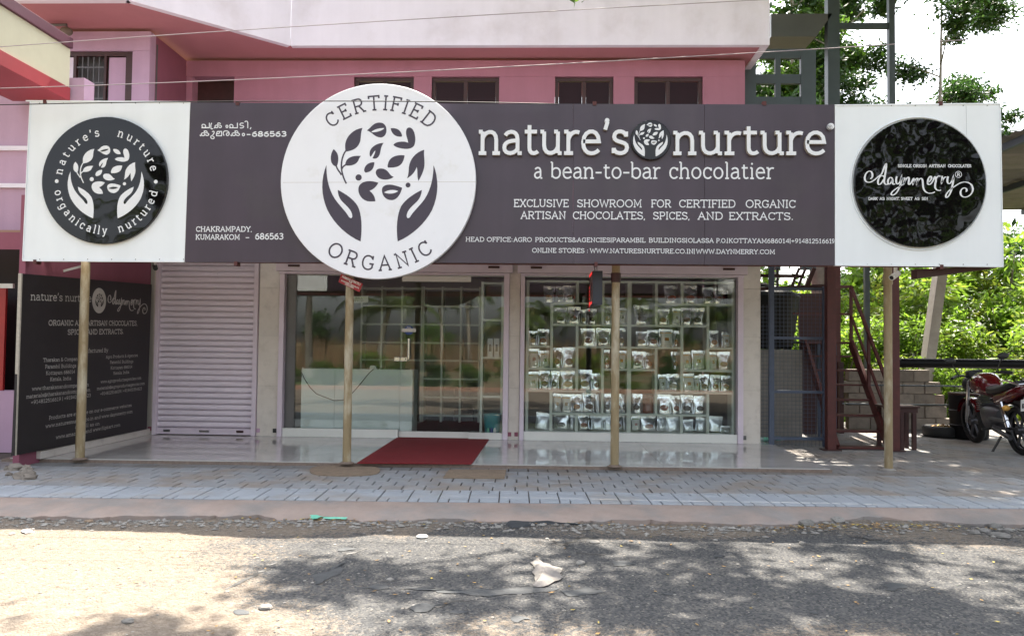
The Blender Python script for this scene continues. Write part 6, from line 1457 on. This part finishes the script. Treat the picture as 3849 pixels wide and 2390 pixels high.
# more greenery beyond, closes the view under the shed roof
for i, (x, y, s, k_) in enumerate([(-2, 34, 2.4, 1), (3, 36, 2.6, 0), (9, 38, 2.6, 3), (15, 36, 2.7, 1), (21, 34, 2.8, 3), (27, 36, 3, 0), (20, 26, 2.2, 1)]):
    place('leafy_bush', BUSH[k_], x, y, s, 'tall green thicket far behind the yard, closing the view', 'bush', 'far thicket behind the yard')
# roadside shade tree: trunk beside the road outside the picture, boughs reach over the road
r = random.Random(5); b = MB(); cl = []; base = Vector((13.5, 6.5, -.2))
b.tube([base, base+Vector((-.2, .1, 3)), base+Vector((-.6, .8, 6)), base+Vector((-1.4, 1.6, 8.4))], [.42, .34, .28, .20], 12)
j0 = base+Vector((-1.4, 1.6, 8.3))
for (ex, ey, ez) in ((0.4, 11.9, 9.2), (2.5, 11.4, 10.0), (5.5, 9.9, 10), (0.3, 9.8, 9.6), (3.5, 12.4, 9.9), (-4.4, 9.5, 9.4), (7, 11.4, 10), (8, 8.6, 10.2), (-7.0, 9.0, 9.4), (1.5, 8.6, 9.3), (-2.4, 9.5, 9.6), (4.5, 8.3, 9.4), (-5.5, 7.9, 9.3), (6.5, 13.4, 9.8), (8.8, 12.9, 9.7), (-.6, 10.9, 9.5), (.8, 11.2, 9.4), (-.8, 9.7, 9.6), (1.6, 9.9, 9.5), (-3.4, 9.7, 9.7), (-5.6, 9.5, 9.5)):
    e = Vector((ex, ey, ez)); mid = j0.lerp(e, .5)+Vector((0, 0, .9)); b.tube([j0, mid, e], [.10, .06, .02], 7)
    for q_ in range(11 if ex > -1 else 9):
        c = mid.lerp(e, (q_ % 8)/7*1.05)+Vector((r.uniform(-1.5, 1.5) if ex > -1 else r.uniform(-1, 1), r.uniform(-1.2, 1.2) if ex > -1 else r.uniform(-.5, .5), r.uniform(-.25, .3)))
        if c.y > 10.3 and c.x < -1.1: c.x = -1.1+r.random()*2
        if c.z < 8.4: c.z = 8.4+r.random()*.3
        k_ = r.uniform(.38, .80); cl.append((c.x, c.y, c.z, k_, k_, k_*.4)); b.tube([mid.lerp(e, (q_ % 8)/7), c], [.03, .01], 4)
sh_t = thing('shade_tree', 'roadside tree whose leafy boughs reach over the road from the right', 'tree', tuple(base)); b.build('trunk', M_bark, sh_t, smooth=True)
cr = leaf_mesh('crown', clump_points(cl, 900, 77, .1)-np.array(base), .20, .10, M_leafC, 77); link('crown', cr, sh_t)
cl = []; b = MB(); base = Vector((14.2, 18.2, -.2)); b.tube([base, base+Vector((-.3, -.2, 4)), base+Vector((-1.2, -.4, 9.9))], [.35, .28, .18], 10); j0 = base+Vector((-1, -.4, 9.8))  # unseen canopy above the frame, added to keep sun off the yard
for (ex, ey, ez) in ((4.2, 16.2, 9.6), (6.5, 15.2, 9.9), (8.8, 15.6, 9.9), (10.8, 16.4, 10), (7.5, 17.8, 10.2), (5.2, 18.0, 10), (10, 14.2, 9.6), (12.2, 15, 9.8), (6.2, 14.5, 9.7), (8.0, 14.6, 9.7), (9.2, 14.9, 9.7), (4.7, 14.7, 9.6), (5.7, 14.9, 9.6), (4.2, 13.9, 9.6)):
    e = Vector((ex, ey, ez)); mid = j0.lerp(e, .5)+Vector((0, 0, .8)); b.tube([j0, mid, e], [.13, .08, .03], 6)
    for q_ in range(22):
        c = mid.lerp(e, (q_ % 8)/7*1.05)+Vector((r.uniform(-1.4, 1.4), r.uniform(-1.2, 1.2), r.uniform(-.3, .5))); c.z = max(c.z, 9.0); k_ = r.uniform(.5, .9); cl.append((c.x, c.y, c.z, k_, k_, k_*.45)); b.tube([mid.lerp(e, (q_ % 8)/7), c], [.03, .01], 4)
yt_ = thing('shade_tree', 'unseen tree added behind the yard so its boughs shade shed and stairs', 'tree', tuple(base)); b.build('trunk', M_bark, yt_, smooth=True)
link('crown', leaf_mesh('crown', clump_points(cl, 620, 78, .1)-np.array(base), .20, .10, M_leafC, 78), yt_)
# low twig dipping into the top of the picture
tp = PY(2165, -30, 9.8); tw = thing('leaf_twig', 'small grey green leaf spray hanging into the top edge of the picture', 'twig', tuple(tp)); b = MB()
b.tube([tp+Vector((.3, .2, 3.2)), tp+Vector((.1, 0, 1.2)), tp, tp+Vector((-.1, 0, -.10))], [.03, .012, .006, .003], 5); b.build('stem', M_bark, tw, smooth=True)
pts_ = np.array([[tp.x+random.uniform(-.14, .16), tp.y+random.uniform(-.1, .1), tp.z+random.uniform(-.17, .35)] for _ in range(46)])-np.array(tp); link('leaves', leaf_mesh('leaves', pts_, .12, .055, M_leafC, 5, droop=.8), tw)

# ------------------------------------------------------------------ the other side of the road (mirrored in the shop windows)
b = MB(); b.box(-30, 30, -3.3, -3.05, -.25, -.02); b.build('far_kerb', M_tan, kind='structure')
b = MB(); b.add([(-40, -3.3, -.20), (40, -3.3, -.20), (40, -5, -.19), (-40, -5, -.19)], [(3, 2, 1, 0)]); b.build('verge', M_cement, kind='structure')
for i in range(26):
    x = -19+i*1.5+random.uniform(-.3, .3); place('leafy_bush', BUSH[random.choice([1, 3, 1, 0])], x, -5.6+random.uniform(-.5, .5), random.uniform(.58, .72), 'roadside bush in the hedge across the road, mirrored in the glass', 'bush', 'hedge across the road', sz=.8)
for x, y, k_, s in ((-13.5, -12, 0, 1.0), (-10.2, -9.5, 1, .95), (-8.2, -15, 2, 1.0), (-4.6, -27, 0, .8), (-2.0, -21, 2, .8), (.6, -36, 1, .8), (3.2, -24, 2, .85), (6.8, -30, 0, .75), (8.6, -17, 2, .9), (12, -22, 2, .95), (-17, -15, 0, 1), (17, -18, 0, 1), (-7.5, -34, 0, .8), (4.6, -42, 0, .8), (-20, -11, 2, 1.2), (-1, -44, 1, .8), (10, -40, 1, .8)):
    t = thing('coconut_palm', 'coconut palm across the road, mirrored in the shop glass', 'palm', (x, y, -.2), group='palms across the road'); t.rotation_euler.z = random.uniform(0, 6); t.scale = (s, s, s)
    for nm, me_ in zip(('fronds', 'trunk'), PALM[k_]): o = bpy.data.objects.new(nm, me_); COL.objects.link(o); o.parent = t
for x, y, k_, s_ in ((-12.5, -12.5, 1, 1.15), (11.5, -13, 0, 1.2), (15, -15, 1, 1.3), (-16, -17, 1, 1.0), (20, -20, 0, 1.3)):
    place('broadleaf_tree', TREE[k_], x, y, s_, 'dense dark tree across the road, mirrored in the glossy discs', 'tree', 'trees across the road')
for i in range(22):
    x = -62+i*6+random.uniform(-2, 2); place('leafy_bush', BUSH[random.choice([3, 1])], x, -52+random.uniform(-6, 6), random.uniform(1.6, 2.5), 'distant dark tree clump beyond the field, mirrored in the glass', 'bush', 'tree line beyond the field', sz=.85)
rr_ = np.random.default_rng(9); nb_ = 9000; cx_ = rr_.uniform(-45, 45, nb_); cy_ = -26-rr_.random(nb_)*8; h_ = rr_.uniform(.9, 2.4, nb_); w_ = .03; a_ = rr_.normal(size=nb_)*.25
V = np.stack([np.stack([cx_-w_, cy_, np.full(nb_, -.24)], 1), np.stack([cx_+w_, cy_, np.full(nb_, -.24)], 1), np.stack([cx_+a_, cy_, h_], 1)], 1).reshape(-1, 3)
tag(link('tall_grass', mesh_np('tall_grass', V, np.arange(3*nb_), np.full(nb_, 3), mat('dry_grass', (.20, .13, .07), .9, var=.3, island=.4)), kind='stuff'), 'tall dry brown grass in the field across the road', 'grass')
# ------------------------------------------------------------------ small things on the road and kerb
def on_road(px, py): 
    p = PZ(px, py, -.15); p.z = rz(p.x, p.y); return p
def pebble_field(name, n, xr, yr, smin, smax, m, seed, ybias=None):
    r = np.random.default_rng(seed); b = MB(); ico = [(0, 0, 1), (.9, 0, .3), (.2, .9, .3), (-.8, .5, .3), (-.7, -.6, .3), (.3, -.9, .3), (0, 0, -.5)]
    fc = [(0, 1, 2), (0, 2, 3), (0, 3, 4), (0, 4, 5), (0, 5, 1), (6, 2, 1), (6, 3, 2), (6, 4, 3), (6, 5, 4), (6, 1, 5)]; V = []; F = []
    for i in range(n):
        x = r.uniform(*xr); y = r.uniform(*yr) if ybias is None else ybias(r, x)
        s = smin+(smax-smin)*r.random()**3; a = r.uniform(0, 6.28); c, sn = math.cos(a), math.sin(a); sx_, sy_, sz_ = s*r.uniform(.7, 1.2), s*r.uniform(.5, 1), s*r.uniform(.35, .7); z = rz(x, y)
        o = len(V)
        for v in ico: vx, vy = v[0]*sx_, v[1]*sy_; V.append((x+vx*c-vy*sn, y+vx*sn+vy*c, z+v[2]*sz_))
        F += [(f[0]+o, f[1]+o, f[2]+o) for f in fc]
    b.add(V, F); o = b.build(name, m, kind='stuff'); tag(o, {'gravel_stones': 'loose grey gravel scattered over the road', 'kerb_rubble': 'broken cement crumbs along the damaged kerb edge', 'sand_grit': 'fine pale grit on the sandy road side'}[name], 'gravel'); return o
pebble_field('gravel_stones', 2600, (-5, 5.5), (3.4, 7.3), .004, .017, M_stone, 1)
def nearedge(r, x):
    return sk(x, 7.83)-.52-abs(r.normal())*.16+(.25 if 2.0 < x < 8 else 0)*r.random()
pebble_field('kerb_rubble', 4200, (-6.5, 7), (0, 0), .005, .040, M_stone, 2, nearedge)
def litter(name, n, fn, L, W, m, seed, lab):
    r = np.random.default_rng(seed); C = np.array([fn(r) for _ in range(n)]); me = leaf_mesh(name, C, L, W, m, seed, up=3); V = np.empty(len(me.vertices)*3, dtype=np.float32); me.vertices.foreach_get('co', V); V = V.reshape(-1, 4, 3)
    V[:, :, 2] = C[:, None, 2]+(V[:, :, 2]-C[:, None, 2])*.22+.006; me.vertices.foreach_set('co', V.ravel()); me.update(); o = link(name, me, kind='stuff'); tag(o, lab, 'leaves')
def f1(r): x = r.uniform(-5, 5.6); y = r.uniform(3.3, 7.2); return (x, y, rz(x, y)+.004)
def f2(r):
    cx, w = [(2.6, .25), (3.1, .35), (5.2, .35), (3.4, .6), (-2.1, .4), (-.9, .8), (1.2, .8), (5.0, .7)][int(r.integers(0, 8))]; x = cx+r.normal()*w; y = sk(x, 7.83)-.47-abs(r.normal())*.10; return (x, y, rz(x, y)+.006+.01*r.random())
def f3(r): x = r.uniform(3.6, 7.5); y = r.uniform(8.6, 12.3); return (x, y, -.044)
litter('fallen_leaves', 260, f1, .040, .020, M_litter, 3, 'sparse fallen leaves lying on the road')
litter('fallen_leaves', 420, f2, .045, .024, M_litter, 4, 'brown and yellow leaves caught along the broken kerb')
litter('fallen_leaves', 26, f3, .05, .02, M_bark, 6, 'few dark leaves on the yard paving')
# larger rocks, one by one
def rock(px, py, s, lab, m=M_stone, flat=.6, z=None):
    p = on_road(px, py); r = random.Random(px); b = MB(); n, mm = 9, 6; V = []
    for i in range(mm+1):
        for k_ in range(n):
            t, u = math.pi*i/mm, 2*math.pi*k_/n; d = Vector((math.sin(t)*math.cos(u), math.sin(t)*math.sin(u), math.cos(t)*flat)); V.append(p+Vector((0, 0, s*flat*.35))+d*s*(1+.35*noise.noise(d*1.7+Vector((px, 0, 0)))))
    b.add(V, [(i*n+k_, i*n+(k_+1) % n, (i+1)*n+(k_+1) % n, (i+1)*n+k_) for i in range(mm) for k_ in range(n)])
    t = b.build('rock', m); tag(t, lab, 'rock', 'loose rocks on the road')
rock(3031, 1975, .075, 'rounded grey rock at the left end of the leaf heap by the broken kerb'); rock(3148, 1965, .065, 'grey rock in the middle of the leaf heap by the broken kerb'); rock(3140, 1950, .045, 'small rock behind the leaf heap rock', flat=.5)
rock(3743, 1985, .06, 'pale rock nearest the kerb in the right rubble group'); rock(3700, 2000, .055, 'pale rock at the left of the right rubble group', flat=.5); rock(3665, 2008, .045, 'small rock at the left end of the right rubble group'); rock(3760, 2020, .09, 'flat pale slab of cement in the right rubble group', flat=.3); rock(3790, 1996, .04, 'small rock at the right end of the right rubble group')
rock(2182, 2116, .035, 'lone whitish pebble on the shaded asphalt right of the torn sheet'); rock(745, 1952, .035, 'grey stone lying near the kerb at the left'); rock(335, 1957, .04, 'reddish stone near the kerb at the far left', M_coir, .4); rock(2235, 2035, .045, 'flat tan stone right of the cracked asphalt', flat=.3); rock(1466, 2175, .03, 'small white stone at the lower middle of the road', flat=.4)
rock(1000, 2282, .045, 'oblong pale stone at the lower left of the road', M_stone, .45); rock(482, 2345, .035, 'small dark stone near the bottom left edge', M_stone, .45); rock(3015, 2045, .03, 'white pebble on the sunlit patch at the right', flat=.6); rock(1900, 1998, .032, 'small pale flat stone below the black strip', flat=.3)
def scrap(pts, m, name, lab, cat, h=.02, relief=.02, seed=1, parts=None):
    Q = [on_road(*p) for p in pts]; P = []
    for i in range(len(Q)):
        for j in range(4):
            q = Q[i].lerp(Q[(i+1) % len(Q)], j/4); q += Vector((noise.noise(q*11+Vector((seed, 0, 0))), noise.noise(q*11+Vector((0, seed, 3))), 0))*.045; P.append(q)
    c = sum(P, Vector())/len(P); b = MB(); off = .004 if m is M_tar else .010
    rings = 5; V = []; F = []; n = len(P)
    for i in range(rings+1):
        f = 1-i/rings
        for p in P:
            q = c.lerp(p, f); z = rz(q.x, q.y)+off+(h*(1-f)**.5+relief*abs(noise.noise(Vector((q.x*7+seed, q.y*7, 1)))))*(1 if f < .99 else .15); V.append((q.x, q.y, z))
    for i in range(rings):
        for k_ in range(n): F.append((i*n+k_, i*n+(k_+1) % n, (i+1)*n+(k_+1) % n, (i+1)*n+k_))
    b.add(V, F); o = b.build(name, m, smooth=True); tag(o, lab, cat); return o
scrap([(2000, 2120), (2025, 2105), (2040, 2118), (2075, 2128), (2120, 2143), (2118, 2165), (2095, 2185), (2060, 2205), (2040, 2215), (2015, 2212), (2002, 2190), (1998, 2150)], M_tarpale, 'torn_sheet', 'crumpled grey torn sheet lying on the middle of the road', 'sheet', .02, .05)
scrap([(1495, 2210), (1600, 2212), (1700, 2222), (1800, 2215), (2000, 2212), (2110, 2212), (2080, 2226), (1950, 2232), (1850, 2240), (1790, 2236), (1700, 2228), (1600, 2220)], M_tar, 'tar_patch', 'long thin dark strip of old tar below the torn sheet', 'tar patch', .004, .006)
scrap([(2110, 2222), (2200, 2208), (2280, 2222), (2200, 2240), (2150, 2245)], M_tar, 'tar_patch', 'short dark tar strip right of the long one', 'tar patch', .004, .006, 3)
scrap([(1170, 2165), (1230, 2150), (1270, 2120), (1300, 2110), (1290, 2140), (1240, 2180), (1195, 2192)], M_tar, 'tar_patch', 'cracked dark tar patch left of the middle of the road', 'tar patch', .006, .012, 5)
scrap([(1540, 2285), (1600, 2270), (1650, 2278), (1600, 2296), (1560, 2300)], M_tar, 'tar_patch', 'small curled tar scrap at the lower middle of the road', 'tar patch', .006, .02, 7)
scrap([(1895, 1957), (2000, 1960), (2150, 1966), (2210, 1975), (2120, 1976), (2010, 1972), (1970, 1985), (1915, 1985), (1905, 1968)], M_tar, 'black_strip', 'black plastic strip lying along the kerb at the middle', 'plastic strip', .01, .02, 8)
scrap([(1125, 1948), (1180, 1940), (1260, 1944), (1390, 1946), (1330, 1952), (1260, 1956), (1200, 1952), (1170, 1964), (1160, 1952)], M_tealgreen, 'green_strip', 'torn mint green plastic strip lying along the kerb', 'plastic strip', .012, .03, 9)
scrap([(75, 1995), (130, 1985), (125, 1998), (95, 2004)], M_palewhite, 'pale_leaf', 'dry pale leaf lying at the shadow edge on the left', 'leaf', .02, .02, 10)
r = random.Random(12)
for i, (px, py) in enumerate(((1300, 2062), (1420, 2205), (1720, 2300), (2330, 2120), (2500, 2230), (2700, 2090), (900, 2300), (3350, 2200), (1950, 2330), (3050, 2300))):
    a = r.uniform(18, 60); scrap([(px+a*math.cos(t)*r.uniform(.5, 1.3), py+a*.28*math.sin(t)*r.uniform(.5, 1.3)) for t in [k_*.7 for k_ in range(9)]], M_tar, 'tar_patch', 'thin dark tar stain, '+ORD[i]+' of the small stains scattered over the road', 'tar patch', .002, .004, i+20)
def crack(pts, w, seed, lab):
    P = [on_road(*p) for p in pts]; out = []
    for a, c in zip(P[:-1], P[1:]):
        m = max(4, int((c-a).length/.05))
        for i in range(m): q = a.lerp(c, i/m); q += Vector((noise.noise(q*9+Vector((seed, 0, 0))), noise.noise(q*9+Vector((0, seed, 0))), 0))*.05; q.z = rz(q.x, q.y)+.003; out.append(q)
    b = MB(); V = []
    for i, q in enumerate(out):
        d = (out[min(i+1, len(out)-1)]-out[max(i-1, 0)]).normalized(); s = Vector((-d.y, d.x, 0)); ww = w*(.3+1.2*abs(noise.noise(q*14)))*math.sin(math.pi*(i+.5)/len(out))**.5
        V += [q-s*ww, q+s*ww+Vector((0, 0, .004))]
    b.add(V, [(2*i, 2*i+1, 2*i+3, 2*i+2) for i in range(len(out)-1)]); tag(b.build('asphalt_crack', M_black), lab, 'crack', 'cracks in the asphalt')
crack([(850, 2214), (905, 2188), (960, 2160), (1000, 2130), (1060, 2108)], .022, 1, 'long diagonal crack across the sunlit left part of the road')
crack([(2045, 2022), (2085, 2040), (2120, 2052), (2180, 2022), (2260, 2018)], .022, 2, 'dark curved crack above and right of the torn sheet')
crack([(1280, 2090), (1330, 2076), (1400, 2050)], .014, 3, 'thin crack right of the cracked tar patch')
crack([(2160, 2076), (2200, 2078), (2290, 2086)], .012, 4, 'short thin crack right of the middle of the road')
crack([(1500, 2285), (1560, 2272), (1660, 2280), (1740, 2262), (1790, 2255)], .016, 5, 'broken crack line at the lower middle of the road')
crack([(3190, 2018), (3260, 2030), (3320, 2032)], .018, 6, 'short crack by the leaf heap at the right')
p = on_road(1587, 2018); b = MB(); b.lathe(p+Vector((0, 0, .004)), [(.022, .002), (.045, 0), (.050, .006), (.045, .014), (.024, .014), (.020, .006)], 24); rg = b.build('white_ring', M_palewhite, smooth='auto'); tag(rg, 'small white ring shaped cap lying on the road', 'cap')
# rubble heap at the foot of the side wall
r = random.Random(4)
for i in range(14):
    p = PZ(15+r.random()*95, 1760+r.random()*50, -.05); s = r.uniform(.03, .085); b = MB(); V = []; n, mm = 8, 5
    for a in range(mm+1):
        for k_ in range(n): t, u = math.pi*a/mm, 2*math.pi*k_/n; d = Vector((math.sin(t)*math.cos(u), math.sin(t)*math.sin(u), math.cos(t)*.7)); V.append(p+Vector((0, 0, s*.2))+d*s*(1+.9*noise.noise(d*1.9+Vector((i*3, 0, 0)))))
    b.add(V, [(a*n+k_, a*n+(k_+1) % n, (a+1)*n+(k_+1) % n, (a+1)*n+k_) for a in range(mm) for k_ in range(n)]); tag(b.build('rubble_stone', M_block), 'broken brown stone in the small heap at the foot of the side wall', 'rubble', 'rubble heap by the side wall')
# screws on the sign panels
b = MB()
for px in list(range(150, 700, 90))+list(range(3170, 3760, 90)):
    for f in (0, 1):
        y = (389 if f == 0 else 975) if px < 800 else (398 if f == 0 else 994); p = PY(px, y, YS); b.lathe((p.x, 0, p.z), [(.006, YS-.003), (.005, YS-.007)], 8, 'y')
b.build('screw_heads', M_frame, sign, kind='stuff')
